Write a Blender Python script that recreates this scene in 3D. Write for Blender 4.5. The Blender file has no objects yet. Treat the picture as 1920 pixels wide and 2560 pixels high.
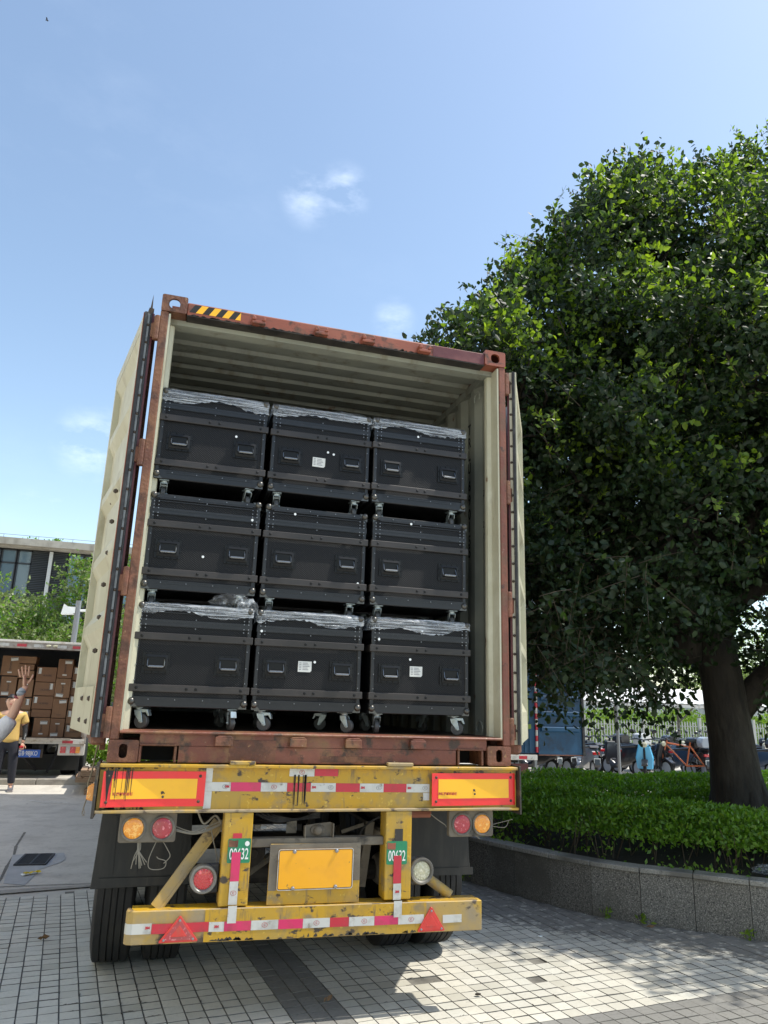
import bpy, bmesh, math, random
import numpy as np
from math import radians, sin, cos, pi
from mathutils import Vector, Matrix, Euler
rnd = random.Random(7)
rng = np.random.default_rng(11)
S = bpy.context.scene
COL = S.collection

# ------------------------------------------------------------------ camera
def make_camera():
    yaw, pit, rol = .281, .262, .031
    fw = Vector((sin(yaw)*cos(pit), cos(yaw)*cos(pit), sin(pit)))
    r = Vector((cos(yaw), -sin(yaw), 0)); u = r.cross(fw)
    R = r*cos(rol)+u*sin(rol); U = u*cos(rol)-r*sin(rol)
    m = Matrix((R, U, -fw)).transposed().to_4x4(); m.translation = Vector((-.975, -4.499, 1.678))
    cd = bpy.data.cameras.new('camera'); cd.sensor_fit = 'HORIZONTAL'; cd.sensor_width = 36
    cd.lens = 36*1833.6/1920; cd.clip_start = .05; cd.clip_end = 2000
    co = bpy.data.objects.new('camera', cd); COL.objects.link(co); co.matrix_world = m
    S.camera = co
make_camera()
S.render.resolution_x = 768; S.render.resolution_y = 1024
S.view_settings.view_transform = 'Standard'; S.view_settings.look = 'None'
S.view_settings.gamma = 1; S.view_settings.use_curve_mapping = False
S.view_settings.exposure = EXPO = 1.0
# ------------------------------------------------------------------ sky and sun
SUN = Vector((.48, -.11, .87)).normalized()
EL = math.asin(SUN.z); AZ = math.atan2(SUN.x, SUN.y)
def make_world():
    w = bpy.data.worlds.new('World'); S.world = w; w.use_nodes = True
    nt = w.node_tree; nt.nodes.clear(); N = nt.nodes.new; L = nt.links.new
    out = N('ShaderNodeOutputWorld'); bg = N('ShaderNodeBackground'); bg.inputs[1].default_value = .15
    sky = N('ShaderNodeTexSky'); sky.sky_type = 'NISHITA'; sky.sun_disc = False
    sky.sun_elevation = EL; sky.sun_rotation = AZ; sky.air_density = 1.0; sky.dust_density = .8; sky.ozone_density = 1.8
    # thin wisps of summer cloud
    tc = N('ShaderNodeTexCoord'); mp = N('ShaderNodeMapping'); mp.inputs['Scale'].default_value = (1, 1, 2.2)
    L(tc.outputs['Generated'], mp.inputs[0])
    n1 = N('ShaderNodeTexNoise'); n1.inputs['Scale'].default_value = 2.1; n1.inputs['Detail'].default_value = 1
    n2 = N('ShaderNodeTexNoise'); n2.inputs['Scale'].default_value = 9; n2.inputs['Detail'].default_value = 9; n2.inputs['Roughness'].default_value = .62
    L(mp.outputs[0], n1.inputs[0]); L(mp.outputs[0], n2.inputs[0])
    m1 = N('ShaderNodeMapRange'); m1.inputs[1].default_value = .52; m1.inputs[2].default_value = .72
    m2 = N('ShaderNodeMapRange'); m2.inputs[1].default_value = .47; m2.inputs[2].default_value = .75
    L(n1.outputs[0], m1.inputs[0]); L(n2.outputs[0], m2.inputs[0])
    mu = N('ShaderNodeMath'); mu.operation = 'MULTIPLY'; L(m1.outputs[0], mu.inputs[0]); L(m2.outputs[0], mu.inputs[1])
    mu2 = N('ShaderNodeMath'); mu2.operation = 'MULTIPLY'; mu2.inputs[1].default_value = .03; L(mu.outputs[0], mu2.inputs[0]); last = mu2.outputs[0]
    # a few small separate puffs (direction, radius, strength)
    for d, rad, st in (((0.1568, 0.7678, 0.6212), .042, .26), ((0.1145, 0.7822, 0.6124), .045, .22), ((-0.1115, 0.9435, 0.3119), .06, .28), ((0.246, 0.8331, 0.4954), .035, .2), ((-0.1623, 0.9657, 0.2027), .06, .3), ((.6, -.6, .5), .2, .9), ((-.8, -.3, .4), .2, .9)):
        dd = Vector(d).normalized()
        vm = N('ShaderNodeVectorMath'); vm.operation = 'DISTANCE'; L(tc.outputs['Generated'], vm.inputs[0]); vm.inputs[1].default_value = dd
        mr = N('ShaderNodeMapRange'); mr.inputs[1].default_value = rad; mr.inputs[2].default_value = rad*.15; mr.inputs[3].default_value = 0; mr.inputs[4].default_value = st
        mr.interpolation_type = 'SMOOTHSTEP'; L(vm.outputs['Value'], mr.inputs[0])
        n3 = N('ShaderNodeTexNoise'); n3.inputs['Scale'].default_value = 14; n3.inputs['Detail'].default_value = 8; n3.inputs['Roughness'].default_value = .6
        L(mp.outputs[0], n3.inputs[0])
        m3 = N('ShaderNodeMapRange'); m3.inputs[1].default_value = .45; m3.inputs[2].default_value = .72; L(n3.outputs[0], m3.inputs[0])
        a = N('ShaderNodeMath'); a.operation = 'MULTIPLY'; L(mr.outputs[0], a.inputs[0]); L(m3.outputs[0], a.inputs[1])
        b = N('ShaderNodeMath'); b.operation = 'MAXIMUM'; L(last, b.inputs[0]); L(a.outputs[0], b.inputs[1]); last = b.outputs[0]
    mix = N('ShaderNodeMix'); mix.data_type = 'RGBA'; mix.inputs['B'].default_value = (7.2, 7.6, 8.2, 1)
    tn = N('ShaderNodeMix'); tn.data_type = 'RGBA'; tn.blend_type = 'MULTIPLY'; tn.inputs['Factor'].default_value = 1; tn.inputs['B'].default_value = (1.04, .98, .86, 1); L(sky.outputs[0], tn.inputs['A'])
    L(last, mix.inputs['Factor']); L(tn.outputs['Result'], mix.inputs['A'])
    L(mix.outputs['Result'], bg.inputs[0]); L(bg.outputs[0], out.inputs[0])
make_world()
sl = bpy.data.lights.new('sun', 'SUN'); sl.energy = 2.6; sl.angle = radians(.53); sl.color = (1, .95, .86)
so = bpy.data.objects.new('sun', sl); COL.objects.link(so); so.rotation_euler = SUN.to_track_quat('Z', 'Y').to_euler(); so.location = SUN*50

# ------------------------------------------------------------------ materials
def lin(c): return tuple(x if len(c) == 0 else x for x in c)
MATS = {}
def mat(name, col, rough=.55, metal=0, layers=(), bump=None, spec=.5, coord='Object', rand=None, coat=0, trans=0, alpha=1, bumps=()):
    """layers: (colour, scale, lo, hi, stretch=(1,1,1), detail, amount)"""
    m = bpy.data.materials.new(name); m.use_nodes = True; nt = m.node_tree; N = nt.nodes.new; L = nt.links.new
    b = nt.nodes['Principled BSDF']; b.inputs['Roughness'].default_value = rough; b.inputs['Metallic'].default_value = metal
    b.inputs['Specular IOR Level'].default_value = spec; b.inputs['Coat Weight'].default_value = coat
    b.inputs['Transmission Weight'].default_value = trans; b.inputs['Alpha'].default_value = alpha
    tc = N('ShaderNodeTexCoord')
    src = tc.outputs[coord] if coord != 'World' else N('ShaderNodeNewGeometry').outputs['Position']
    cur = None
    if rand:
        oi = N('ShaderNodeObjectInfo'); ge = N('ShaderNodeNewGeometry')
        ad = N('ShaderNodeMath'); L(oi.outputs['Random'], ad.inputs[0]); L(ge.outputs['Random Per Island'], ad.inputs[1])
        fr = N('ShaderNodeMath'); fr.operation = 'FRACT'; L(ad.outputs[0], fr.inputs[0])
        cr = N('ShaderNodeValToRGB'); cr.color_ramp.interpolation = 'LINEAR'
        els = cr.color_ramp.elements; n = len(rand)
        els[0].position = 0; els[0].color = (*rand[0], 1); els[1].position = 1; els[1].color = (*rand[-1], 1)
        for i in range(1, n-1):
            e = els.new(i/(n-1)); e.color = (*rand[i], 1)
        L(fr.outputs[0], cr.inputs[0]); cur = cr.outputs[0]
    for ly in layers:
        c, sc, lo, hi = ly[:4]; st = ly[4] if len(ly) > 4 else (1, 1, 1); det = ly[5] if len(ly) > 5 else 5; am = ly[6] if len(ly) > 6 else 1
        mp = N('ShaderNodeMapping'); mp.inputs['Scale'].default_value = st; mp.inputs['Location'].default_value = (sc*.37, lo*7, hi*5)
        L(src, mp.inputs[0])
        nz = N('ShaderNodeTexNoise'); nz.inputs['Scale'].default_value = sc; nz.inputs['Detail'].default_value = det; nz.inputs['Roughness'].default_value = .6
        L(mp.outputs[0], nz.inputs[0])
        mr = N('ShaderNodeMapRange'); mr.inputs[1].default_value = lo; mr.inputs[2].default_value = hi; mr.inputs[4].default_value = am; L(nz.outputs[0], mr.inputs[0])
        mx = N('ShaderNodeMix'); mx.data_type = 'RGBA'; mx.inputs['B'].default_value = (*c, 1)
        if cur is None: mx.inputs['A'].default_value = (*col, 1)
        else: L(cur, mx.inputs['A'])
        L(mr.outputs[0], mx.inputs['Factor']); cur = mx.outputs['Result']
    if cur is None: b.inputs['Base Color'].default_value = (*col, 1)
    else: L(cur, b.inputs['Base Color'])
    if bump:
        sc, stg, dist = bump[:3]
        nz = N('ShaderNodeTexNoise'); nz.inputs['Scale'].default_value = sc; nz.inputs['Detail'].default_value = 4
        mp = N('ShaderNodeMapping'); mp.inputs['Scale'].default_value = bump[3] if len(bump) > 3 else (1, 1, 1)
        L(src, mp.inputs[0]); L(mp.outputs[0], nz.inputs[0])
        bp = N('ShaderNodeBump'); bp.inputs['Strength'].default_value = stg; bp.inputs['Distance'].default_value = dist
        L(nz.outputs[0], bp.inputs['Height']); L(bp.outputs[0], b.inputs['Normal'])
    MATS[name] = m
    return m
def hexlaminate():
    m = mat('case_laminate', (.012, .013, .016), .45, spec=.22); nt = m.node_tree; N = nt.nodes.new; L = nt.links.new; b = nt.nodes['Principled BSDF']
    tc = N('ShaderNodeTexCoord'); sp = N('ShaderNodeSeparateXYZ'); L(tc.outputs['Object'], sp.inputs[0])
    def cosn(sock, k):
        a = N('ShaderNodeMath'); a.operation = 'MULTIPLY'; L(sock, a.inputs[0]); a.inputs[1].default_value = k
        c = N('ShaderNodeMath'); c.operation = 'COSINE'; L(a.outputs[0], c.inputs[0]); return c.outputs[0]
    ay = N('ShaderNodeMath'); ay.operation = 'ADD'; L(sp.outputs[0], ay.inputs[0]); L(sp.outputs[1], ay.inputs[1])
    m1 = N('ShaderNodeMath'); m1.operation = 'MULTIPLY'; L(cosn(ay.outputs[0], 2*pi/.0165), m1.inputs[0]); L(cosn(sp.outputs[2], 2*pi/.0125), m1.inputs[1])
    rg = N('ShaderNodeMapRange'); rg.inputs[1].default_value = .1; rg.inputs[2].default_value = .75; L(m1.outputs[0], rg.inputs[0])
    mx = N('ShaderNodeMix'); mx.data_type = 'RGBA'; mx.inputs['A'].default_value = (.005, .0055, .007, 1); mx.inputs['B'].default_value = (.027, .0265, .0265, 1)
    L(rg.outputs[0], mx.inputs['Factor']); L(mx.outputs['Result'], b.inputs['Base Color'])
    bp = N('ShaderNodeBump'); bp.inputs['Strength'].default_value = .8; bp.inputs['Distance'].default_value = .0015
    L(rg.outputs[0], bp.inputs['Height']); L(bp.outputs[0], b.inputs['Normal'])
    return m
def leafmat(name, cols, transl=.35, rough=.42, tcol=None):
    m = mat(name, cols[0], rough, rand=cols, spec=.5); nt = m.node_tree; N = nt.nodes.new; L = nt.links.new; b = nt.nodes['Principled BSDF']
    out = nt.nodes['Material Output']; tr = N('ShaderNodeBsdfTranslucent'); mx = N('ShaderNodeMixShader'); mx.inputs[0].default_value = transl
    hs = N('ShaderNodeMix'); hs.data_type = 'RGBA'; hs.blend_type = 'MULTIPLY'; hs.inputs['Factor'].default_value = 1
    src = b.inputs['Base Color'].links[0].from_socket; L(src, hs.inputs['A']); hs.inputs['B'].default_value = (*(tcol or (2.4, 2.5, .8)), 1)
    L(hs.outputs['Result'], tr.inputs[0]); L(b.outputs[0], mx.inputs[1]); L(tr.outputs[0], mx.inputs[2]); L(mx.outputs[0], out.inputs['Surface'])
    return m
def filmmat(name, lo, hi, stretch, mn=.06, mxv=.75, sc=9, rot=(0, .06, 0)):
    m = mat(name, (.75, .8, .85), .12, spec=1.0); nt = m.node_tree; N = nt.nodes.new; L = nt.links.new; b = nt.nodes['Principled BSDF']; out = nt.nodes['Material Output']
    tc = N('ShaderNodeTexCoord'); mp = N('ShaderNodeMapping'); mp.inputs['Scale'].default_value = stretch; mp.inputs['Rotation'].default_value = rot; L(tc.outputs['Object'], mp.inputs[0])
    nz = N('ShaderNodeTexNoise'); nz.inputs['Scale'].default_value = sc; nz.inputs['Detail'].default_value = 6; nz.inputs['Roughness'].default_value = .7; nz.inputs['Distortion'].default_value = .4; L(mp.outputs[0], nz.inputs[0])
    mr = N('ShaderNodeMapRange'); mr.inputs[1].default_value = lo; mr.inputs[2].default_value = hi; mr.inputs[3].default_value = mn; mr.inputs[4].default_value = mxv; L(nz.outputs[0], mr.inputs[0])
    bp = N('ShaderNodeBump'); bp.inputs['Strength'].default_value = 1; bp.inputs['Distance'].default_value = .006; L(nz.outputs[0], bp.inputs['Height']); L(bp.outputs[0], b.inputs['Normal'])
    tr = N('ShaderNodeBsdfTransparent'); mx = N('ShaderNodeMixShader'); L(mr.outputs[0], mx.inputs[0]); L(tr.outputs[0], mx.inputs[1]); L(b.outputs[0], mx.inputs[2]); L(mx.outputs[0], out.inputs['Surface'])
    return m
RUST = (.075, .032, .018); RUST2 = (.13, .06, .033)
mat('red_paint', (.14, .042, .025), .55, layers=[((.20, .07, .04), 4, .45, .7), (RUST2, 7, .50, .62), ((.05, .025, .018), 16, .58, .68), ((.26, .16, .12), 40, .64, .72, (1, 1, 1), 4, .5)], bump=(60, .5, .004))
mat('orange_paint', (.25, .068, .036), .5, layers=[((.31, .105, .058), 3, .45, .75), (RUST2, 6, .55, .68), (RUST, 8, .58, .66), ((.06, .03, .02), 5, .56, .68, (1, 1, 6), 6, .85)], bump=(40, .3, .002))
mat('maroon_paint', (.10, .020, .022), .45, layers=[((.16, .05, .045), 5, .5, .7)], bump=(40, .4, .002))
mat('rusty_red', (.115, .042, .023), .6, layers=[((.19, .085, .042), 6, .42, .62), ((.20, .075, .045), 3, .5, .66), (RUST, 9, .52, .64), ((.33, .19, .09), 24, .63, .72)], bump=(50, .9, .006))
mat('sill_paint', (.155, .048, .028), .55, layers=[((.235, .085, .052), 2.5, .5, .66), ((.20, .10, .045), 5, .48, .6), ((.05, .028, .018), 9, .54, .64), ((.40, .30, .2), 30, .66, .74)], bump=(45, .8, .005))
mat('cream_paint', (.49, .47, .345), .5, layers=[((.60, .59, .47), 3, .5, .75), ((.34, .30, .20), 6, .56, .74, (1, 1, .35)), ((.17, .09, .04), 8, .68, .73, (1, 1, .5), 6)], bump=(30, .15, .002))
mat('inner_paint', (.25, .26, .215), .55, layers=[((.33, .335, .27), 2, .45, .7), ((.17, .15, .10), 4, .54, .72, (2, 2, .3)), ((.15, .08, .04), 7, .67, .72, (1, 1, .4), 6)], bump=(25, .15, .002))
mat('gasket_rubber', (.02, .02, .022), .6, layers=[((.07, .07, .07), 12, .5, .75)])
mat('grey_strip', (.22, .23, .23), .5, layers=[((.1, .1, .1), 20, .5, .7)])
mat('bolt_steel', (.09, .07, .055), .55, .6)
mat('wood_floor', (.09, .06, .04), .7, layers=[((.04, .03, .02), 6, .4, .6, (1, .2, 1))])
DIRT = (.10, .082, .055)
mat('yellow_paint', (.50, .285, .012), .5, layers=[((.20, .13, .05), 11, .57, .68, (3, 3, .5), 6), ((.16, .12, .07), 2.2, .56, .70, (1, 1, 1), 7, .8), ((.40, .26, .05), 3, .44, .66), ((.26, .19, .09), 7, .54, .68), ((.06, .043, .03), 10, .59, .635, (1, 1, 1.6), 9), ((.62, .43, .07), 30, .64, .7, (1, 1, 1), 3, .7)], bump=(60, .25, .002))
mat('dusty_yellow', (.42, .28, .08), .6, layers=[((.30, .235, .14), 3, .40, .58), ((.48, .30, .04), 5, .55, .66), ((.09, .065, .045), 7, .56, .62, (1, 1, 1.5), 9)], bump=(60, .25, .002))
mat('dusty_metal', (.13, .11, .085), .75, layers=[((.19, .165, .125), 5, .4, .65), ((.05, .043, .035), 9, .56, .68), ((.28, .19, .05), 5, .66, .72)], bump=(80, .3, .002))
mat('chassis_dark', (.022, .018, .015), .75, layers=[((.05, .042, .032), 4, .45, .65), ((.01, .009, .008), 9, .5, .7)], bump=(60, .3, .002))
mat('black_edge', (.035, .03, .026), .6, layers=[((.16, .12, .06), 14, .55, .68)], bump=(60, .3, .002))
mat('retro_red', (.80, .014, .016), .3, spec=.6, layers=[((.60, .03, .03), 5, .5, .75, (1, 1, 1), 5, .6)], coat=.3)
mat('retro_yellow', (.92, .47, .004), .3, spec=.6, layers=[((.78, .38, .01), 5, .5, .7, (1, 1, 1), 5, .5)], coat=.3)
mat('tape_red', (.50, .018, .04), .35, layers=[((.34, .03, .04), 12, .5, .72), ((.22, .12, .08), 30, .66, .74)], coat=.2)
mat('tape_magenta', (.62, .025, .12), .35, layers=[((.45, .04, .08), 12, .5, .72), ((.25, .15, .1), 30, .66, .74)], coat=.2)
mat('tape_white', (.55, .55, .52), .38, layers=[((.40, .39, .36), 9, .5, .66), ((.2, .17, .13), 16, .60, .72)], coat=.2)
mat('print_red', (.42, .03, .04), .5); mat('print_black', (.02, .02, .022), .6); mat('print_grey', (.2, .2, .22), .6)
mat('print_white', (.75, .77, .75), .5)
mat('grime_black', (.012, .011, .01), .6)
mat('lens_amber', (.85, .30, .01), .14, spec=.8, layers=[((1.0, .52, .10), 60, .56, .66, (1, 1, 1), 1)], coat=.5)
mat('lens_pink', (.42, .045, .06), .22, layers=[((.7, .22, .24), 60, .6, .7, (1, 1, 1), 1), ((.25, .14, .1), 6, .5, .8, (1, 1, 1), 4, .6)], coat=.2)
mat('lens_red', (.55, .012, .02), .12, spec=.8, layers=[((.95, .16, .18), 45, .58, .70, (1, 1, 1), 1)], coat=.6)
mat('lens_clear', (.50, .48, .33), .25, layers=[((.62, .60, .46), 60, .5, .6, (1, 1, 1), 1), ((.34, .31, .2), 8, .5, .8)], coat=.3)
mat('lamp_ring', (.10, .095, .085), .5, layers=[((.2, .185, .155), 8, .45, .65)])
mat('chrome_ring', (.20, .195, .18), .4, .4, layers=[((.14, .13, .11), 12, .5, .7)])
mat('plate_yellow', (.86, .39, .004), .35, layers=[((.70, .31, .02), 3, .5, .72), ((.4, .2, .03), 26, .67, .72)], coat=.3)
mat('plate_green', (.012, .22, .10), .4, layers=[((.02, .13, .07), 8, .5, .7)])
mat('reflector_red', (.62, .03, .025), .25, layers=[((.42, .07, .05), 9, .5, .7)], coat=.5)
mat('rubber_flap', (.009, .010, .010), .55, layers=[((.026, .024, .021), 3, .48, .66, (3, 3, .6)), ((.07, .06, .045), 5, .66, .76, (4, 4, .4))], bump=(20, .2, .002))
mat('tyre_rubber', (.010, .010, .010), .7, layers=[((.022, .021, .018), 5, .45, .65)], bump=(120, .2, .001))
mat('tyre_side', (.045, .042, .036), .8, layers=[((.09, .082, .065), 4, .4, .65)])
mat('rim_steel', (.16, .14, .11), .6, .3)
mat('wire_grey', (.22, .20, .16), .7)
hexlaminate()
mat('case_trim', (.008, .009, .011), .4, .0, layers=[((.014, .015, .018), 30, .5, .7)])
mat('case_band', (.019, .016, .014), .45, layers=[((.034, .028, .025), 3, .42, .65), ((.02, .018, .017), 7, .55, .7, (.6, 1, 3))], bump=(14, .25, .004))
mat('handle_black', (.004, .0045, .005), .42, spec=.3)
mat('grip_steel', (.20, .21, .22), .25, .85)
mat('ball_steel', (.10, .098, .092), .34, .8)
mat('rivet_steel', (.30, .31, .33), .35, .8)
mat('caster_zinc', (.34, .40, .42), .38, .75, layers=[((.25, .27, .25), 20, .5, .7)])
mat('caster_rubber', (.05, .052, .052), .5)
mat('caster_hub', (.15, .17, .18), .4, .3)
mat('label_paper', (.62, .63, .60), .6)
mat('sticker_white', (.75, .78, .78), .5)
filmmat('stretch_film', .44, .66, (.4, 3, 15), mn=.10, mxv=.75, rot=(0, .05, 0))
filmmat('crumpled_film', .52, .72, (5, 5, 5), mn=.05, mxv=.5, sc=2.2, rot=(0, 0, 0))
mat('granite', (.12, .114, .10), .5, layers=[((.30, .285, .25), 110, .52, .6, (1, 1, 1), 3), ((.03, .03, .028), 70, .56, .64, (1, 1, 1), 3), ((.09, .085, .07), 2, .45, .7)], bump=(120, .1, .001), coord='World')
mat('granite_cap', (.25, .24, .21), .5, layers=[((.34, .33, .29), 90, .5, .6, (1, 1, 1), 3), ((.11, .11, .10), 60, .56, .66, (1, 1, 1), 3), ((.12, .115, .10), 2.5, .5, .7)], coord='World')
mat('concrete_ground', (.50, .475, .42), .85, layers=[((.57, .54, .475), 1.2, .4, .65), ((.42, .395, .345), 2.6, .5, .68), ((.28, .27, .25), 14, .56, .7, (1, 1, 1), 8, .6), ((.34, .335, .31), 60, .58, .7, (1, 1, 1), 3, .5)], bump=(40, .25, .004), coord='World')
mat('concrete_patch', (.34, .345, .34), .7, layers=[((.42, .425, .42), 5, .4, .7)], coord='World')
mat('concrete_kerb', (.33, .31, .27), .85, layers=[((.24, .22, .19), 6, .45, .65)], bump=(40, .3, .004), coord='World')
mat('grate_iron', (.045, .046, .05), .6, .5, layers=[((.09, .08, .065), 12, .5, .7)])
mat('void_shade', (.008, .008, .008), .9)  # black painted in for the shade of hollows
mat('mortar', (.19, .18, .155), .9, layers=[((.11, .105, .09), 10, .4, .65)], coord='World')
def tilemat(name, cols, d1, d2):
    m = mat(name, cols[0], .62, rand=cols, spec=.4, coord='World', bump=(70, .35, .003),
            layers=[(d1, 45, .5, .66, (1, 1, 1), 4, .5), (d2, 2.2, .5, .72, (1, 1, 1), 5, .55), ((.66, .62, .53), 1.3, .5, .75, (1, 1, 1), 4, .6 if name == 'light_tile' else .1)])
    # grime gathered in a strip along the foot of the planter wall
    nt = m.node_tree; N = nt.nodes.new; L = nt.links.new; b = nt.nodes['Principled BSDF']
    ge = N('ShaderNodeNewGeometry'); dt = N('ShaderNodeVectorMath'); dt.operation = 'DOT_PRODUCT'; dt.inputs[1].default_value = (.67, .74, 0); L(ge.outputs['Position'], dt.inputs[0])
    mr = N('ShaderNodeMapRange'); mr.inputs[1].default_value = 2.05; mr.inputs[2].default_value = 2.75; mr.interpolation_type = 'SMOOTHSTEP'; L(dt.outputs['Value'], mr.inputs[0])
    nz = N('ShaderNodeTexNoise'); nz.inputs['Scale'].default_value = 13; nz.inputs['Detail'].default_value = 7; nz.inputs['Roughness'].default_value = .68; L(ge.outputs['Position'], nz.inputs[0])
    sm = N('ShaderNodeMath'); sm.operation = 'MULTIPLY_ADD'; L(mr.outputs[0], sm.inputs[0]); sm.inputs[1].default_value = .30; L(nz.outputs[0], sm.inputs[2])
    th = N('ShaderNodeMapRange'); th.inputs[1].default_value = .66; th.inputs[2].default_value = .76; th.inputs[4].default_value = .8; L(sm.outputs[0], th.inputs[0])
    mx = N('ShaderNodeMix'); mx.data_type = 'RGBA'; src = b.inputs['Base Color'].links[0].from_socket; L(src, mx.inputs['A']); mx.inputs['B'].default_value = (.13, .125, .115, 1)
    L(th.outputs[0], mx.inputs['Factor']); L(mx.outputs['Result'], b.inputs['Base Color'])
tilemat('light_tile', [(.48, .46, .39), (.57, .545, .465), (.52, .50, .435), (.60, .575, .49), (.55, .54, .475), (.44, .42, .35), (.58, .56, .49)], (.42, .40, .335), (.44, .415, .345))
tilemat('dark_tile', [(.19, .185, .168), (.235, .23, .21), (.21, .205, .19)], (.13, .125, .115), (.22, .215, .195))
mat('bark', (.030, .024, .018), .85, layers=[((.052, .043, .033), 5, .45, .65, (1, 1, .3)), ((.014, .012, .009), 12, .5, .7, (1, 1, .25))], bump=(22, 1.0, .02, (1, 1, .3)))
mat('twig', (.075, .055, .035), .8)
mat('soil', (.035, .028, .02), .95, bump=(20, .6, .02))
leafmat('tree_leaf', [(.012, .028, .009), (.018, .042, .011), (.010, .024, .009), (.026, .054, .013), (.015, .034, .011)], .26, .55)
leafmat('young_sunlit_leaf', [(.11, .19, .02), (.18, .27, .03), (.075, .145, .018)], .42, .45, (2.2, 2.2, .8))  # yellow-green of young leaves, also painted sunlight on the big crown
leafmat('hedge_leaf', [(.10, .21, .016), (.14, .27, .022), (.065, .15, .014), (.18, .31, .03)], .35, .4, (2.0, 2.2, .8))
leafmat('pale_leaf', [(.15, .19, .07), (.22, .27, .11), (.11, .15, .05), (.27, .31, .15)], .3, .5, (1.6, 1.8, .8))
leafmat('lime_leaf', [(.17, .27, .03), (.24, .34, .05), (.12, .2, .03)], .35, .5, (1.5, 1.6, .8))
mat('facade_concrete', (.40, .37, .31), .85, layers=[((.24, .215, .175), 1.6, .45, .66, (1, 1, .5), 6), ((.46, .43, .37), .8, .5, .7)])
mat('facade_dark', (.05, .055, .06), .6)
mat('window_frame', (.025, .028, .032), .45)
mat('window_glass', (.10, .16, .20), .06, spec=1.0, metal=.35)
mat('louvre_grey', (.13, .14, .145), .5)
mat('pillar_white', (.55, .55, .52), .7)
mat('steel_grey', (.24, .25, .26), .45, .4)
mat('white_metal', (.62, .60, .55), .5, layers=[((.40, .33, .25), 8, .55, .7), ((.2, .13, .09), 18, .62, .7)])
mat('truck_frame', (.34, .31, .27), .6, layers=[((.20, .15, .12), 8, .5, .66), ((.5, .47, .42), 5, .55, .7)])
mat('truck_dark', (.018, .018, .02), .8); mat('truck_inner', (.05, .06, .075), .6)
mat('cardboard', (.235, .125, .065), .75, rand=[(.21, .11, .06), (.25, .14, .075), (.235, .125, .065)], layers=[((.19, .10, .052), 5, .45, .7)])
mat('cardboard_tape', (.17, .085, .045), .5)
mat('plate_blue', (.03, .12, .50), .4)
mat('pallet_wood', (.36, .24, .15), .8, layers=[((.25, .16, .1), 9, .4, .65, (1, 6, 6))])
mat('blue_steel', (.005, .05, .115), .5, layers=[((.008, .072, .16), 2, .45, .7), ((.01, .03, .06), 5, .5, .7)])
mat('lime_paint', (.16, .24, .02), .5)
mat('skin', (.62, .37, .26), .5); mat('hair_black', (.012, .011, .012), .5)
mat('shirt_yellow', (.62, .42, .13), .85, bump=(9, .6, .02)); mat('trousers_dark', (.022, .024, .034), .85, bump=(8, .6, .02)); mat('sleeve_black', (.012, .012, .014), .7)
mat('shirt_white', (.72, .73, .76), .85, bump=(12, .8, .03)); mat('shoe_grey', (.13, .13, .145), .7); mat('shoe_sole', (.33, .3, .3), .7)
mat('band_grey', (.22, .26, .30), .85, layers=[((.40, .44, .48), 40, .5, .56, (.2, .2, 1.6), 2)]); mat('band_red', (.32, .05, .07), .8)
for nm, c in dict(bike_black=(.015, .015, .018), bike_white=(.6, .6, .58), bike_red=(.42, .015, .02), bike_grey=(.22, .25, .29), bike_cream=(.48, .43, .33), bike_blue=(.10, .48, .78), bike_orange=(.48, .11, .025), bike_pink=(.55, .2, .2), bike_silver=(.36, .4, .45), bike_navy=(.03, .06, .11)).items():
    mat(nm, c, .3, coat=.4)
mat('shed_roof', (.78, .77, .72), .5); mat('fence_white', (.62, .65, .66), .5); mat('shed_steel', (.2, .19, .17), .6)
mat('wall_pale', (.42, .44, .44), .8)
mat('wrapper_yellow', (.75, .55, .02), .4); mat('dry_leaf', (.16, .09, .04), .8)
mat('rope', (.22, .18, .12), .9)

mat('bounce_cream', (.74, .70, .60), .8, layers=[((.66, .60, .49), 1.2, .45, .7)])
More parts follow.
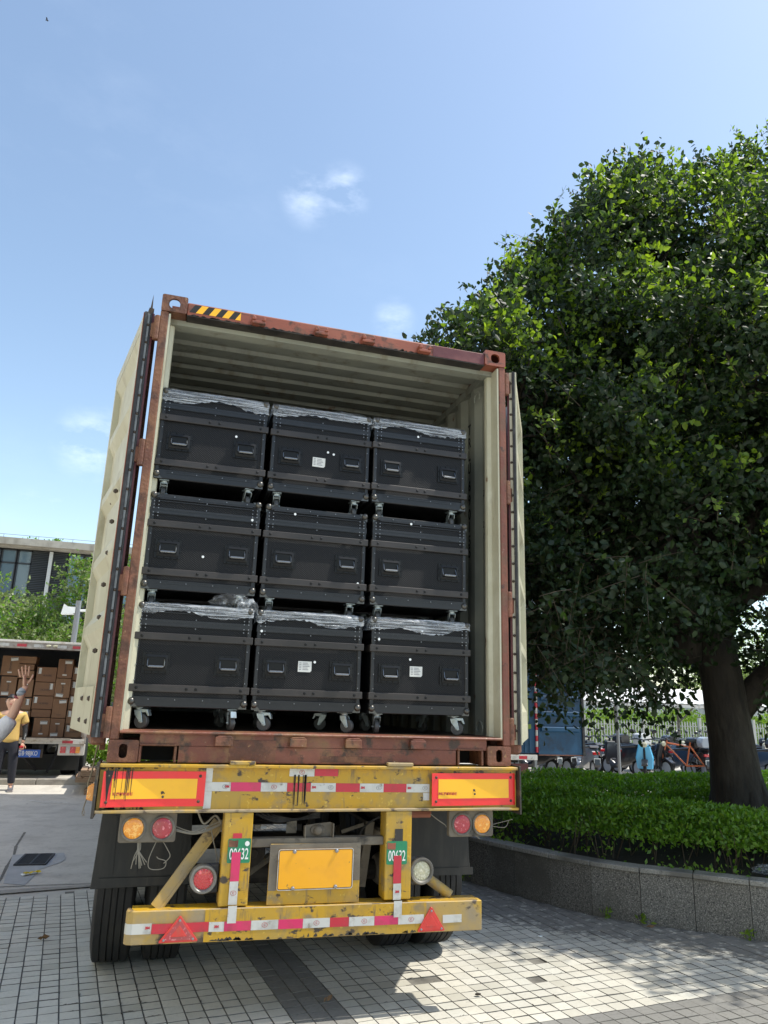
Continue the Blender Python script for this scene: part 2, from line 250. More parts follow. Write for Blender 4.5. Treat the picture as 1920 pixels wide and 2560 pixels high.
# ------------------------------------------------------------------ mesh helper
class MB:
    def __init__(s): s.v = []; s.f = []; s.m = []
    def add(s, vs, fs, mi=0):
        o = len(s.v); s.v += [tuple(v) for v in vs]; s.f += [tuple(o+i for i in f) for f in fs]; s.m += [mi]*len(fs); return s
    def box(s, x0, x1, y0, y1, z0, z1, mi=0):
        return s.add([(x0, y0, z0), (x1, y0, z0), (x1, y1, z0), (x0, y1, z0), (x0, y0, z1), (x1, y0, z1), (x1, y1, z1), (x0, y1, z1)],
                     [(0, 3, 2, 1), (4, 5, 6, 7), (0, 1, 5, 4), (1, 2, 6, 5), (2, 3, 7, 6), (3, 0, 4, 7)], mi)
    def bar(s, a, b, w, h=None, mi=0, up=(0, 0, 1)):
        a = Vector(a); b = Vector(b); h = h or w; d = (b-a).normalized(); u = Vector(up)
        if abs(d.dot(u)) > .98: u = Vector((0, 1, 0))
        r = d.cross(u).normalized()*w/2; u = r.cross(d).normalized()*h/2
        vs = [p+r*i+u*j for p in (a, b) for i, j in ((-1, -1), (1, -1), (1, 1), (-1, 1))]
        return s.add(vs, [(0, 1, 2, 3), (7, 6, 5, 4), (0, 4, 5, 1), (1, 5, 6, 2), (2, 6, 7, 3), (3, 7, 4, 0)], mi)
    def ring(s, c, ax, r, n, t=0):
        ax = Vector(ax).normalized(); u = ax.orthogonal().normalized() if abs(ax.z) < .99 else Vector((1, 0, 0)); w = ax.cross(u)
        return [Vector(c)+u*r*cos(2*pi*i/n+t)+w*r*sin(2*pi*i/n+t) for i in range(n)]
    def lathe(s, c, ax, prof, n=20, mi=0, cap=True):
        """prof: (distance along ax, radius)"""
        ax = Vector(ax).normalized(); c = Vector(c); vs = []; fs = []
        for d, r in prof: vs += s.ring(c+ax*d, ax, max(r, 1e-5), n)
        for k in range(len(prof)-1):
            for i in range(n):
                j = (i+1) % n; fs.append((k*n+i, k*n+j, (k+1)*n+j, (k+1)*n+i))
        if cap: fs.append(tuple(range(n))[::-1]); fs.append(tuple((len(prof)-1)*n+i for i in range(n)))
        return s.add(vs, fs, mi)
    def cyl(s, a, b, r, n=12, mi=0, r2=None):
        a = Vector(a); b = Vector(b); L = (b-a).length
        return s.lathe(a, b-a, [(0, r), (L, r if r2 is None else r2)], n, mi)
    def tube(s, pts, r, n=6, mi=0):
        pts = [Vector(p) for p in pts]; vs = []; fs = []; N = len(pts); rr = r if isinstance(r, (list, tuple)) else [r]*N
        pu = None
        for k, p in enumerate(pts):
            d = (pts[min(k+1, N-1)]-pts[max(k-1, 0)]).normalized()
            u = (pu-d*pu.dot(d)).normalized() if pu is not None and (pu-d*pu.dot(d)).length > 1e-4 else d.orthogonal().normalized()
            pu = u; w = d.cross(u)
            vs += [p+u*rr[k]*cos(2*pi*i/n)+w*rr[k]*sin(2*pi*i/n) for i in range(n)]
        for k in range(N-1):
            for i in range(n):
                j = (i+1) % n; fs.append((k*n+i, k*n+j, (k+1)*n+j, (k+1)*n+i))
        fs.append(tuple(range(n))[::-1]); fs.append(tuple((N-1)*n+i for i in range(n)))
        return s.add(vs, fs, mi)
    def prism(s, poly, f, lo, hi, mi=0):
        """poly: 2D points, f(a,b,t)->3D"""
        n = len(poly); vs = [f(a, b, lo) for a, b in poly]+[f(a, b, hi) for a, b in poly]
        fs = [tuple(range(n)), tuple(range(2*n-1, n-1, -1))]+[(i, i+n, (i+1) % n+n, (i+1) % n) for i in range(n)]
        return s.add(vs, fs, mi)
    def sphere(s, c, r, mi=0, n=12, sc=(1, 1, 1)):
        c = Vector(c); vs = []; fs = []; m = n//2
        for k in range(m+1):
            a = pi*k/m
            for i in range(n): vs.append((c.x+r*sc[0]*sin(a)*cos(2*pi*i/n), c.y+r*sc[1]*sin(a)*sin(2*pi*i/n), c.z+r*sc[2]*cos(a)))
        for k in range(m):
            for i in range(n):
                j = (i+1) % n; fs.append((k*n+i, (k+1)*n+i, (k+1)*n+j, k*n+j))
        return s.add(vs, fs, mi)
    def build(s, name, mats, parent=None, bevel=0, smooth=False, fix=True, loc=None, rot=None, seg=1, auto=None):
        me = bpy.data.meshes.new(name); me.from_pydata(s.v, [], s.f)
        if isinstance(mats, str): mats = [mats]
        for m in mats: me.materials.append(MATS[m])
        me.polygons.foreach_set('material_index', s.m)
        if fix:
            bm = bmesh.new(); bm.from_mesh(me); bmesh.ops.recalc_face_normals(bm, faces=bm.faces); bm.to_mesh(me); bm.free()
        if smooth: me.polygons.foreach_set('use_smooth', [True]*len(me.polygons))
        me.update()
        o = bpy.data.objects.new(name, me); COL.objects.link(o)
        if parent: o.parent = parent
        if loc: o.location = loc
        if rot: o.rotation_euler = rot
        if bevel:
            b = o.modifiers.new('bevel', 'BEVEL'); b.width = bevel; b.segments = seg; b.limit_method = 'ANGLE'; b.angle_limit = radians(40)
        if smooth and auto:
            o.data.set_sharp_from_angle(angle=radians(auto))
        return o
def tag(o, label=None, cat=None, group=None, kind=None):
    if label: o['label'] = label
    if cat: o['category'] = cat
    if group: o['group'] = group
    if kind: o['kind'] = kind
    return o
def thing(name, label, cat, loc=(0, 0, 0), rz=0, group=None):
    o = bpy.data.objects.new(name, None); COL.objects.link(o); o.location = loc; o.rotation_euler = (0, 0, rz); o.empty_display_size = .2
    return tag(o, label, cat, group)
KIDS = {}
def dup(root, loc=None, rz=None, label=None, remap=None, skip=()):
    def cp(o, par):
        c = o.copy(); COL.objects.link(c)
        if par: c.parent = par
        if remap and o.type == 'MESH':
            for i, sl_ in enumerate(o.material_slots):
                if sl_.material and sl_.material.name in remap:
                    c.material_slots[i].link = 'OBJECT'; c.material_slots[i].material = MATS[remap[sl_.material.name]]
        for ch in [x for x in o.children]:
            if ch.name.split('.')[0] not in skip: cp(ch, c)
        return c
    r = cp(root, None)
    if loc is not None: r.location = loc
    if rz is not None: r.rotation_euler = (0, 0, rz)
    if label: r['label'] = label
    return r
def text(name, body, size, m, parent, loc, rot=(pi/2, 0, 0), sx=1, bold=0, align='CENTER'):
    cu = bpy.data.curves.new(name, 'FONT'); cu.body = body; cu.size = size; cu.align_x = align; cu.align_y = 'CENTER'; cu.extrude = .0003; cu.offset = bold; cu.resolution_u = 3
    o = bpy.data.objects.new(name+'_c', cu); COL.objects.link(o)
    me = bpy.data.meshes.new_from_object(o.evaluated_get(bpy.context.evaluated_depsgraph_get())) if False else None
    bpy.context.view_layer.update()
    dg = bpy.context.evaluated_depsgraph_get(); me = bpy.data.meshes.new_from_object(o.evaluated_get(dg)); me.name = name
    bpy.data.objects.remove(o); me.materials.clear(); me.materials.append(MATS[m])
    o = bpy.data.objects.new(name, me); COL.objects.link(o); o.parent = parent; o.location = loc; o.rotation_euler = rot; o.scale = (sx, 1, 1)
    return o
def rrect(x0, x1, z0, z1, r, n=4):
    pts = []
    for cx, cz, a0 in ((x1-r, z1-r, 0), (x0+r, z1-r, pi/2), (x0+r, z0+r, pi), (x1-r, z0+r, 1.5*pi)):
        for i in range(n+1):
            a = a0+pi/2*i/n; pts.append((cx+r*cos(a), cz+r*sin(a)))
    return pts
XZ = lambda a, b, t: (a, t, b)
def leaves(name, P, D, size, mats, parent=None, mi=None, width=.5, six=False, fold=.35):
    """P base points, D directions (unit), one folded blade each"""
    n = len(P); P = np.asarray(P); D = np.asarray(D); D = D/np.linalg.norm(D, axis=1)[:, None]
    sz = size*(.5+.8*rng.random(n)); A = rng.normal(size=(n, 3)); A[:, 2] *= .6
    Wd = np.cross(D, A); Wd /= np.linalg.norm(Wd, axis=1)[:, None]+1e-9; Nn = np.cross(D, Wd)
    s_ = sz[:, None]; w_ = s_*width*.5
    if six:
        V = np.stack([P, P+D*s_*.32+Wd*w_+Nn*w_*fold, P+D*s_*.70+Wd*w_*.75+Nn*w_*fold*.7, P+D*s_, P+D*s_*.70-Wd*w_*.75+Nn*w_*fold*.7, P+D*s_*.32-Wd*w_+Nn*w_*fold], 1).reshape(-1, 3)
        F = np.array([[0, 1, 2, 3], [0, 3, 4, 5]]); k = 6
    else:
        V = np.stack([P, P+D*s_*.45+Wd*w_+Nn*w_*fold, P+D*s_, P+D*s_*.45-Wd*w_+Nn*w_*fold], 1).reshape(-1, 3)
        F = np.array([[0, 1, 2], [0, 2, 3]]); k = 4
    Fa = (np.arange(n)[:, None, None]*k+F[None]).reshape(-1, F.shape[1])
    me = bpy.data.meshes.new(name); me.vertices.add(len(V)); me.vertices.foreach_set('co', V.astype(np.float32).ravel())
    me.loops.add(Fa.size); me.loops.foreach_set('vertex_index', Fa.astype(np.int32).ravel())
    me.polygons.add(len(Fa)); me.polygons.foreach_set('loop_start', np.arange(0, Fa.size, F.shape[1], dtype=np.int32)); me.polygons.foreach_set('loop_total', np.full(len(Fa), F.shape[1], dtype=np.int32))
    for m in mats: me.materials.append(MATS[m])
    if mi is not None: me.polygons.foreach_set('material_index', np.repeat(np.asarray(mi, dtype=np.int32), 2))
    me.update(); me.validate()
    o = bpy.data.objects.new(name, me); COL.objects.link(o)
    if parent: o.parent = parent
    return o

# ------------------------------------------------------------------ ground
def build_ground():
    ys = [-80, -20, 9, 9.4, 9.9, 10.4, 10.9, 11.2, 11.201, 13, 60, 500]; zs = [0, 0, 0, .012, .045, .085, .12, .13, .2, .2, .2, .2]
    xs = [-400, -60, -12, 0, 12, 60, 400]
    m = MB(); vs = [(x, y, z) for y, z in zip(ys, zs) for x in xs]; n = len(xs)
    m.add(vs, [(j*n+i, j*n+i+1, (j+1)*n+i+1, (j+1)*n+i) for j in range(len(ys)-1) for i in range(n-1)])
    g = m.build('ground', 'concrete_ground'); tag(g, kind='structure')
    k = MB(); 
    for i in range(30): k.box(-16+i*1.0, -15.008+i*1.0, 11.10, 11.25, .09, .232+.002*(i % 3))
    tag(k.build('kerb', 'concrete_kerb', bevel=.012), kind='structure')
    # road marking scraps and the repaired patch round the drain
    p = MB(); p.add([(x, y, .004) for x, y in ((-2.346, 5.068), (-1.825, 5.127), (-1.77, 4.75), (-1.798, 4.586), (-1.952, 4.269), (-1.97, 3.9), (-1.993, 3.576), (-2.189, 3.672), (-2.26, 4.3))], [tuple(range(9))])
    tag(p.build('concrete_patch', 'concrete_patch'), kind='structure')
    p = MB()
    for a, b, w in (((-3.05, 9.85, .03), (-2.652, 9.44, .03), .035), ((-2.652, 9.44, .03), (-2.25, 9.38, .03), .03), ((-2.7, 9.86, .045), (-2.2, 9.78, .045), .02)):
        a = Vector(a); b = Vector(b); d = (b-a).normalized().cross(Vector((0, 0, 1)))*w/2; p.add([a+d, b+d*.4, b-d*.4, a-d], [(0, 1, 2, 3)])
    tag(p.build('road_marking', 'print_white'), kind='structure')
    p = MB(); pts = [(-2.46, 6.6), (-2.43, 6.1), (-2.40, 5.6), (-2.33, 5.05), (-2.30, 4.5), (-2.25, 3.9), (-2.24, 3.55)]
    for i in range(len(pts)-1):
        a = Vector((*pts[i], .002)); b = Vector((*pts[i+1], .002)); w = .012+.01*rnd.random(); w2 = .012
        p.add([a+Vector((-w, 0, 0)), a+Vector((w, 0, 0)), b+Vector((w2, 0, 0)), b+Vector((-w2, 0, 0))], [(0, 1, 2, 3)])
    p.add([(-2.3, 3.52, .006), (-1.3, 3.545, .006), (-.4, 3.56, .006), (-.4, 3.575, .006), (-1.3, 3.562, .006), (-2.3, 3.54, .006)], [(0, 1, 2, 3, 4, 5)])
    tag(p.build('ground_crack', 'mortar'), kind='structure')
    # drain grate
    d = thing('drain_grate', 'dark iron slotted drain grate set in the patched concrete left of the truck', 'grate', (-2.075, 4.745, 0), radians(-2))
    MB().box(-.15, .15, -.27, .27, .005, .007).build('pit_shade', 'void_shade', d)  # flat black sheet painting the shaded depth below the slats
    m = MB()
    for x in (-.155, .135, -.012): m.box(x, x+.022, -.27, .27, .007, .018)
    for y in (-.29, .27): m.box(-.155, .157, y, y+.022, .007, .018)
    m.build('frame', 'grate_iron', d)
    base = None
    for sx in (-.135, .012):
        for i in range(9):
            if base is None: base = MB().box(0, .12, -.012, .012, .009, .017).build('slat', 'grate_iron', d); o = base
            else: o = base.copy(); COL.objects.link(o)
            o.location = (sx, -.235+i*.058, 0)
build_ground()

TA = radians(6.35); E1 = Vector((cos(TA), sin(TA), 0)); E2 = Vector((-sin(TA), cos(TA), 0))
WALL0 = [(8.2, -1.25), (6.8, -1.0), (5.6, -.45), (4.6, .15), (3.784, .781), (3.479, 1.07), (2.897, 1.592), (2.516, 2.304), (2.184, 3.211), (2.0, 4.2), (2.15, 5.1), (2.7, 5.8), (3.6, 6.2), (5.0, 6.35), (9, 6.4), (13, 6.2)]
def catmull(P, step):
    out = []
    for i in range(len(P)-1):
        p0 = P[max(i-1, 0)]; p1 = P[i]; p2 = P[i+1]; p3 = P[min(i+2, len(P)-1)]
        for k in range(12):
            t = k/12; out.append(tuple(.5*((2*b)+(-a+c)*t+(2*a-5*b+4*c-d)*t*t+(-a+3*b-3*c+d)*t**3) for a, b, c, d in zip(p0, p1, p2, p3)))
    out.append(P[-1]); res = [Vector(out[0])]; acc = 0
    for a, b in zip(out, out[1:]):
        a = Vector(a); b = Vector(b); L = (b-a).length; pos = 0
        while acc+L-pos >= step:
            pos += step-acc; acc = 0; res.append(a+(b-a)*(pos/L))
        acc += L-pos
    return res
WP = catmull(WALL0, .42)
WPA = np.array([tuple(p) for p in WP])
def wall_dist(x, y):
    """signed distance inside the planter (positive inside)"""
    x = np.asarray(x); y = np.asarray(y); best = np.full(x.shape, 1e9); sg = np.ones(x.shape)
    for a, b in zip(WPA[:-1], WPA[1:]):
        d = b-a; L2 = d@d; t = np.clip(((x-a[0])*d[0]+(y-a[1])*d[1])/L2, 0, 1)
        dx = x-a[0]-t*d[0]; dy = y-a[1]-t*d[1]; q = np.hypot(dx, dy); s = -(d[0]*dy-d[1]*dx)
        u = q < best; best = np.where(u, q, best); sg = np.where(u, np.sign(s), sg)
    return best*np.where(sg > 0, 1, -1)
def build_paving():
    pv = MB(); pv.add([(*(E1*a+E2*b).xy, .004) for a, b in ((-6, -4.5), (9, -4.5), (9, 3.42), (2.2, 3.42), (2.2, 8), (1.0, 8), (1.0, 3.42), (-1.24, 3.42), (-1.24, 3.31), (-6, 3.31))], [tuple(range(10))])
    pav = pv.build('pavement', 'mortar'); tag(pav, kind='structure')
    pa, pb = .108, .1055; cand = []
    miss = [(1.74, .664), (1.565, .328), (.806, .474), (.905, .477)]
    for i in range(-46, 74):
        for j in range(-38, 74):
            a = -.951+pa*i; b = -.3915+pb*j
            if j > 35 and not (2.2 > a > 1.15 and b < 7.9): continue
            if a < -1.26 and b > 3.2: continue
            c = E1*(a+pa/2)+E2*(b+pb/2)
            if any(math.hypot(c.x-x, c.y-y) < .058 for x, y in miss): continue
            cand.append((c.x, c.y, (8 <= i < 11) or b < -.40 and b > -.40-pb*5.5))
    wd = wall_dist(np.array([c[0] for c in cand]), np.array([c[1] for c in cand]))
    cand = [c for c, d in zip(cand, wd) if d < -.05 or c[1] > 9]
    cam = Vector((-.975, -4.499)); fw = Vector((sin(.281), cos(.281))); rt = Vector((cos(.281), -sin(.281)))
    def vis(c):
        v = Vector(c[:2])-cam; z = v.dot(fw); return z > 4.55 and -.60 < v.dot(rt)/z < .56 and not (-1.15 < c[0] < 1.1 and c[1] > .9)
    ordr = sorted([c for c in cand if vis(c)], key=lambda c: (Vector(c[:2])-cam).length)
    near = ordr[:290]; ns = set(near); rest = [c for c in cand if c not in ns]
    def tile_mb(m, c, mi=0):
        h = .012+rnd.uniform(-.0010, .0010); w = pa/2-.0030; l = pb/2-.0034; t = .0010; tx = rnd.uniform(-.0012, .0012); ty = rnd.uniform(-.0012, .0012)
        w += rnd.uniform(-.0008, .0008); l += rnd.uniform(-.0008, .0008)
        vs = []
        for zz, q in ((.004, 0), (h-t, 0), (h, t)):
            for sx, sy in ((-1, -1), (1, -1), (1, 1), (-1, 1)):
                p = E1*(sx*(w-q))+E2*(sy*(l-q)); vs.append((c[0]+p.x, c[1]+p.y, zz+(tx*sx+ty*sy if zz > .005 else 0)))
        return m.add(vs, [(0, 1, 5, 4), (1, 2, 6, 5), (2, 3, 7, 6), (3, 0, 4, 7), (4, 5, 9, 8), (5, 6, 10, 9), (6, 7, 11, 10), (7, 4, 8, 11), (8, 9, 10, 11)], mi) if False else m.add(vs, [(0, 1, 5, 4), (1, 2, 6, 5), (2, 3, 7, 6), (3, 0, 4, 7), (4, 5, 9, 8), (5, 6, 10, 9), (6, 7, 11, 10), (7, 4, 8, 11)], 1).add(vs[8:], [(0, 1, 2, 3)], 0)
    base = {}
    for mi, mn in enumerate(('light_tile', 'dark_tile')):
        base[mn] = []
        for v in range(4):
            mb = tile_mb(MB(), (0, 0)); me = bpy.data.meshes.new('tile'); me.from_pydata(mb.v, [], mb.f); me.materials.append(MATS[mn]); me.materials.append(MATS['mortar']); me.polygons.foreach_set('material_index', mb.m); base[mn].append(me)
    for c in near:
        o = bpy.data.objects.new('tile', base['dark_tile' if c[2] else 'light_tile'][rnd.randrange(4)]); COL.objects.link(o); o.location = (c[0], c[1], 0); o.parent = pav
    for mn, fl in (('light_tile', False), ('dark_tile', True)):
        m = MB()
        for c in rest:
            if bool(c[2]) == fl: tile_mb(m, c)
        o = m.build('paving_tiles', [mn, 'mortar'], pav, fix=False); tag(o, kind='stuff')
    # flush concrete strip edging the tiles
    s = MB(); s.add([(-6, 2.98, .013), (-2.187, 3.36, .013), (-.9, 3.53, .013), (-.9, 3.41, .013), (-1.40, 3.386, .013), (-2.15, 3.22, .013), (-6, 2.66, .013)], [tuple(range(7))])
    s.build('edging_strip', 'concrete_kerb', pav)
build_paving()
def build_debris():
    m = MB()
    for k in range(230):
        i = rnd.randrange(-9, 30); b = rnd.uniform(-.4, 3.2) if i < 2 else rnd.uniform(-.4, 1.6)
        if rnd.random() < .5: a = -.951+.108*rnd.choice([-9, -3, -1, 0, 0, 1, 1, 1]); 
        else: a = -.951+.108*i
        p = E1*a+E2*b; L_ = rnd.uniform(.008, .05)
        if rnd.random() < .3: p = E1*(a+rnd.uniform(0, .1))+E2*(-.3915+.1055*rnd.randrange(0, 12)); d = E1*L_
        else: d = E2*L_
        d = d+Vector((rnd.uniform(-.01, .01), rnd.uniform(-.01, .01), 0)); w = Vector((d.y, -d.x, 0)).normalized()*rnd.uniform(.0012, .0035)
        p.z = .0126+.001; m.add([p-w, p+w, p+d*.6+w*.7+Vector((0, 0, .003)), p+d, p+d*.5-w*.8], [(0, 1, 2, 3, 4)])
    tag(m.build('joint_debris', 'soil', fix=False), 'scattered dry stems and grit caught in the joints of the paving', 'debris', kind='stuff')
build_debris()
def build_planter():
    r = thing('planter_wall', 'low curved speckled granite planter wall with a paler cap, right of the truck', 'wall')
    n = len(WP)
    for i in range(n-1):
        a, b = WP[i], WP[i+1]; d = (b-a).normalized(); q = Vector((-d.y, d.x))*-1  # inward
        if wall_dist(np.array([(a+b).x/2+q.x*.1]), np.array([(a+b).y/2+q.y*.1]))[0] < 0: q = -q
        g = .0018+.0012*rnd.random(); a2 = a+d*g; b2 = b-d*g; off = rnd.uniform(-.0015, .0015)
        o0, o1 = q*off, q*.12
        m = MB(); P = [(a2+o0), (b2+o0), (b2+o1), (a2+o1)]
        m.add([(p.x, p.y, z) for z in (0, .397) for p in P], [(0, 3, 2, 1), (4, 5, 6, 7), (0, 1, 5, 4), (1, 2, 6, 5), (2, 3, 7, 6), (3, 0, 4, 7)])
        m.build('granite_block', 'granite', r)
    for i in range(0, n-1):
        a, b = WP[i], WP[i+1]; d = (b-a).normalized(); q = Vector((-d.y, d.x))*-1
        if wall_dist(np.array([(a+b).x/2+q.x*.1]), np.array([(a+b).y/2+q.y*.1]))[0] < 0: q = -q
        a2 = a+d*.002-d*.0; b2 = b-d*.002; m = MB(); dz = rnd.uniform(0, .002)
        P = [(a2-q*.022), (b2-q*.022), (b2+q*.16), (a2+q*.16)]
        m.add([(p.x, p.y, z+dz) for z in (.399, .440) for p in P], [(0, 3, 2, 1), (4, 5, 6, 7), (0, 1, 5, 4), (1, 2, 6, 5), (2, 3, 7, 6), (3, 0, 4, 7)])
        m.build('cap_stone', 'granite_cap', r, bevel=.006)
    s = MB(); pts = []
    for p, nx in zip(WP, WP[1:]):
        d = (nx-p).normalized(); q = Vector((d.y, -d.x))
        pts.append((p.x+q.x*.1, p.y+q.y*.1, .385))
    s.add(pts, [tuple(range(len(pts)))]); tag(s.build('planter_soil', 'soil'), kind='structure')
build_planter()

# ------------------------------------------------------------------ shipping container
Z0 = 1.35; CW = 1.219; CH = 2.896; CL = 9.7  # container shortened so its shadow on the left ground ends sooner
def build_container():
    r = thing('shipping_container', 'open rust red high cube shipping container with cream inside, on the yellow trailer', 'container', (0, 0, Z0))
    # corner castings with oval holes
    def casting(x0, z0, y0, mn, hole, opn=False):
        m = MB(); x1 = x0+.162; z1 = z0+.118; y1 = y0+.178; t = .02
        n = 5; cx, cz = (x0+x1)/2, (z0+z1)/2; hw, hh = hole
        inn = rrect(cx-hw, cx+hw, cz-hh, cz+hh, min(hw, hh)*.85, n)
        out = rrect(x0, x1, z0, z1, .012, n)
        N = len(inn)
        for yy, rev in ((y0, 0), (y0+t, 1)):
            m.add([(a, yy, b) for a, b in out]+[(a, yy, b) for a, b in inn], [((i, (i+1) % N, (i+1) % N+N, i+N) if not rev else (i+N, (i+1) % N+N, (i+1) % N, i)) for i in range(N)])
        m.add([(a, y0, b) for a, b in inn]+[(a, y0+t, b) for a, b in inn], [(i, i+N, (i+1) % N+N, (i+1) % N) for i in range(N)])
        m.add([(a, y0, b) for a, b in out]+[(a, y1, b) for a, b in out], [(i, (i+1) % N, (i+1) % N+N, i+N) for i in range(N) if not (opn and out[i][1] > z1-.002 and out[(i+1) % N][1] > z1-.002)])
        return m, x0, x1, y1, z0, z1
    for sx in (-1, 1):
        for zz in (0, CH-.118):
            x0 = -CW if sx < 0 else CW-.162
            m, *_ = casting(x0, zz, 0, 0, (.022, .038) if zz == 0 else (.034, .036), sx < 0 and zz > 0)
            # far wall of the casting: the top left one lets the sky through
            if not (sx < 0 and zz > 0): m.box(x0+.01, x0+.152, .15, .178, zz+.005, zz+.113)
            m.build('corner_casting', 'rusty_red' if zz == 0 else ('rusty_red' if sx < 0 else 'orange_paint'), r, fix=False, bevel=.004)
    for sx in (-1, 1):
        for zz in (0, CH-.118):
            x0 = -CW if sx < 0 else CW-.162
            MB().box(x0, x0+.162, CL-.178, CL, zz, zz+.118).build('corner_casting', 'rusty_red', r)
    # corner posts: outer red channel, cream inner return
    for sx in (-1, 1):
        a, b = sorted((sx*CW, sx*1.168)); MB().box(a, b, .004, .11, .118, CH-.118).build('corner_post', 'rusty_red' if sx < 0 else 'red_paint', r, bevel=.006)
        a, b = sorted((sx*1.167, sx*1.155)); m = MB().box(a, b, .012, .16, .16, CH-.13)
        m.build('post_lining', 'cream_paint', r)
        m = MB(); m.prism([(1.1545, .118), (1.128, .13), (1.124, .155), (1.128, .18), (1.1545, .195)], lambda a, b, t: (sx*a, b, t), .17, CH-.13); m.build('lining_ridge', 'cream_paint', r)
        a, b = sorted((sx*CW, sx*1.12)); MB().box(a, b, CL-.1, CL-.01, .118, CH-.118).build('corner_post', 'red_paint', r)
        a, b = sorted((sx*(CW-.002), sx*(CW-.062))); MB().box(a, b, .178, CL-.178, .01, .16).build('side_rail', 'red_paint', r)
        MB().box(a, b, .178, CL-.178, CH-.075, CH-.012).build('top_rail', 'red_paint' if sx > 0 else 'maroon_paint', r)
        a, b = sorted((sx*1.148, sx*1.2)); MB().box(a, b, .19, CL-.1, CH-.115, CH-.058).build('rail_lining', 'inner_paint', r)
    # door header with its cam keepers and hazard tape
    m = MB(); x0, x1 = -CW+.163, CW-.163
    m.prism([(.012, CH-.118), (.10, CH-.118), (.10, CH-.02), (.03, CH-.02), (.012, CH-.032)], lambda a, b, t: (t, a, b), x0, x1)
    hd = m.build('door_header', 'orange_paint', r, bevel=.004)
    MB().box(x1-.40, x1-.001, .0095, .0119, CH-.116, CH-.034).build('maroon_end', 'maroon_paint', r)  # right end of the header coloured maroon
    m = MB()  # cream inner lip of the header
    m.prism([(.10, CH-.155), (.19, CH-.155), (.19, CH-.05), (.10, CH-.119)], lambda a, b, t: (t, a, b), -1.155, 1.155); m.build('header_lip', 'inner_paint', r)
    m = MB()
    for k in range(150):
        x = rnd.uniform(x0, x1-.06); w = rnd.uniform(.008, .05); h = rnd.uniform(.003, .012)*(1 if rnd.random() < .8 else 1.7); z = CH-.1185
        m.add([(x, .0105, z), (x+w, .0105, z), (x+w*.8, .0105, z+h*.6), (x+w*.45, .0105, z+h), (x+w*.15, .0105, z+h*.5)], [(0, 1, 2, 3, 4)])
    m.box(x0, x1, .010, .10, CH-.124, CH-.1185)
    m.build('rust_scale', 'chassis_dark', r)['kind'] = 'stuff'
    for i in range(8):
        a = x0+.012+i*.0425; w = .0425; z_a, z_b = CH-.095, CH-.037
        m = MB(); y = .0108; s_ = .035
        pa_ = [(a, z_a), (a+w, z_a), (a+w+s_, z_b), (a+s_, z_b)]
        pa_ = [(max(x0+.004, min(p, x0+.345)), q) for p, q in pa_]
        m.add([(p, y, q) for p, q in pa_]+[(p, .012, q) for p, q in pa_], [(0, 1, 2, 3), (7, 6, 5, 4), (0, 4, 5, 1), (1, 5, 6, 2), (2, 6, 7, 3), (3, 7, 4, 0)])
        m.build('hazard_stripe', 'retro_yellow' if i % 2 else 'grime_black', r)
    for kx, zz in ((-.593, CH-.105), (-.165, CH-.105), (.168, CH-.105), (.583, CH-.105)):
        m = MB(); m.box(kx-.045, kx+.045, -.012, .0115, zz-.012, zz+.016)
        m.prism([(kx-.045, zz+.014), (kx-.02, zz+.014), (kx-.02, zz+.03), (kx-.034, zz+.047), (kx-.045, zz+.04)], lambda a, b, t: (a, t, b), -.035, .0112)
        m.prism([(kx+.018, zz+.014), (kx+.045, zz+.014), (kx+.045, zz+.034), (kx+.032, zz+.042)], lambda a, b, t: (a, t, b), -.035, .0112)
        m.box(kx-.045, kx+.045, -.034, -.011, zz-.012, zz+.010)
        m.build('cam_keeper', 'orange_paint', r, bevel=.004)
    # door sill with forklift style pockets
    m = MB(); zt = .170
    m.box(x0, x1, .012, .03, .09, zt-.014); m.box(-.84, .845, .010, .012, .004, .088); m.box(-.84, .845, .012, .03, .0, .089)
    m.box(x0, x1, .0305, .20, .10, .165)
    m.prism([(-.010, zt-.016), (.24, zt-.006), (.24, zt+.004), (-.006, zt-.001), (-.013, zt-.008)], lambda a, b, t: (t, a, b), -1.165, 1.155)
    sl_ = m.build('door_sill', 'sill_paint', r, bevel=.003)
    for xa, xb in ((-1.055, -.85), (.855, 1.03)):
        m = MB(); t = .014
        m.box(xa, xb, .002, .2, .088, .101); m.box(xa, xa+t, .003, .2, 0, .088); m.box(xb-t, xb, .003, .2, 0, .088); m.build('sill_pocket', 'rusty_red', r, bevel=.003)
    MB().box(-1.05, 1.05, .21, .22, 0, .15).build('shade_backing', 'void_shade', r)  # black sheet painting the shade behind the sill pockets
    for kx in (-.593, -.165, .172, .583):
        m = MB(); m.box(kx-.05, kx+.05, -.028, .0095, .094, .142); m.prism([(kx-.05, .142), (kx+.05, .142), (kx+.034, .152), (kx-.034, .150)], lambda a, b, t: (a, t, b), -.026, .0096)
        m.build('cam_keeper', 'sill_paint' if kx > -.2 else 'rusty_red', r, bevel=.008, seg=2)
    MB().box(-.56, -.29, .0085, .0099, .008, .128).build('repair_plate', 'rusty_red', r, bevel=.001)
    MB().box(-.02, .36, .0080, .0098, .010, .045).build('repair_plate', 'rusty_red', r, bevel=.001)
    # walls: vertical trapezoid corrugation
    def corr(y0, y1, pitch, d):
        pts = [(y0-.03, 0)]; y = y0
        while y < y1:
            for k, e in ((0, 0), (.07, 0), (.07+.068, d), (.07+.068+.072, d)):
                if y+k < y1: pts.append((y+k, e))
            y += .278
        pts.append((y1, 0)); return pts
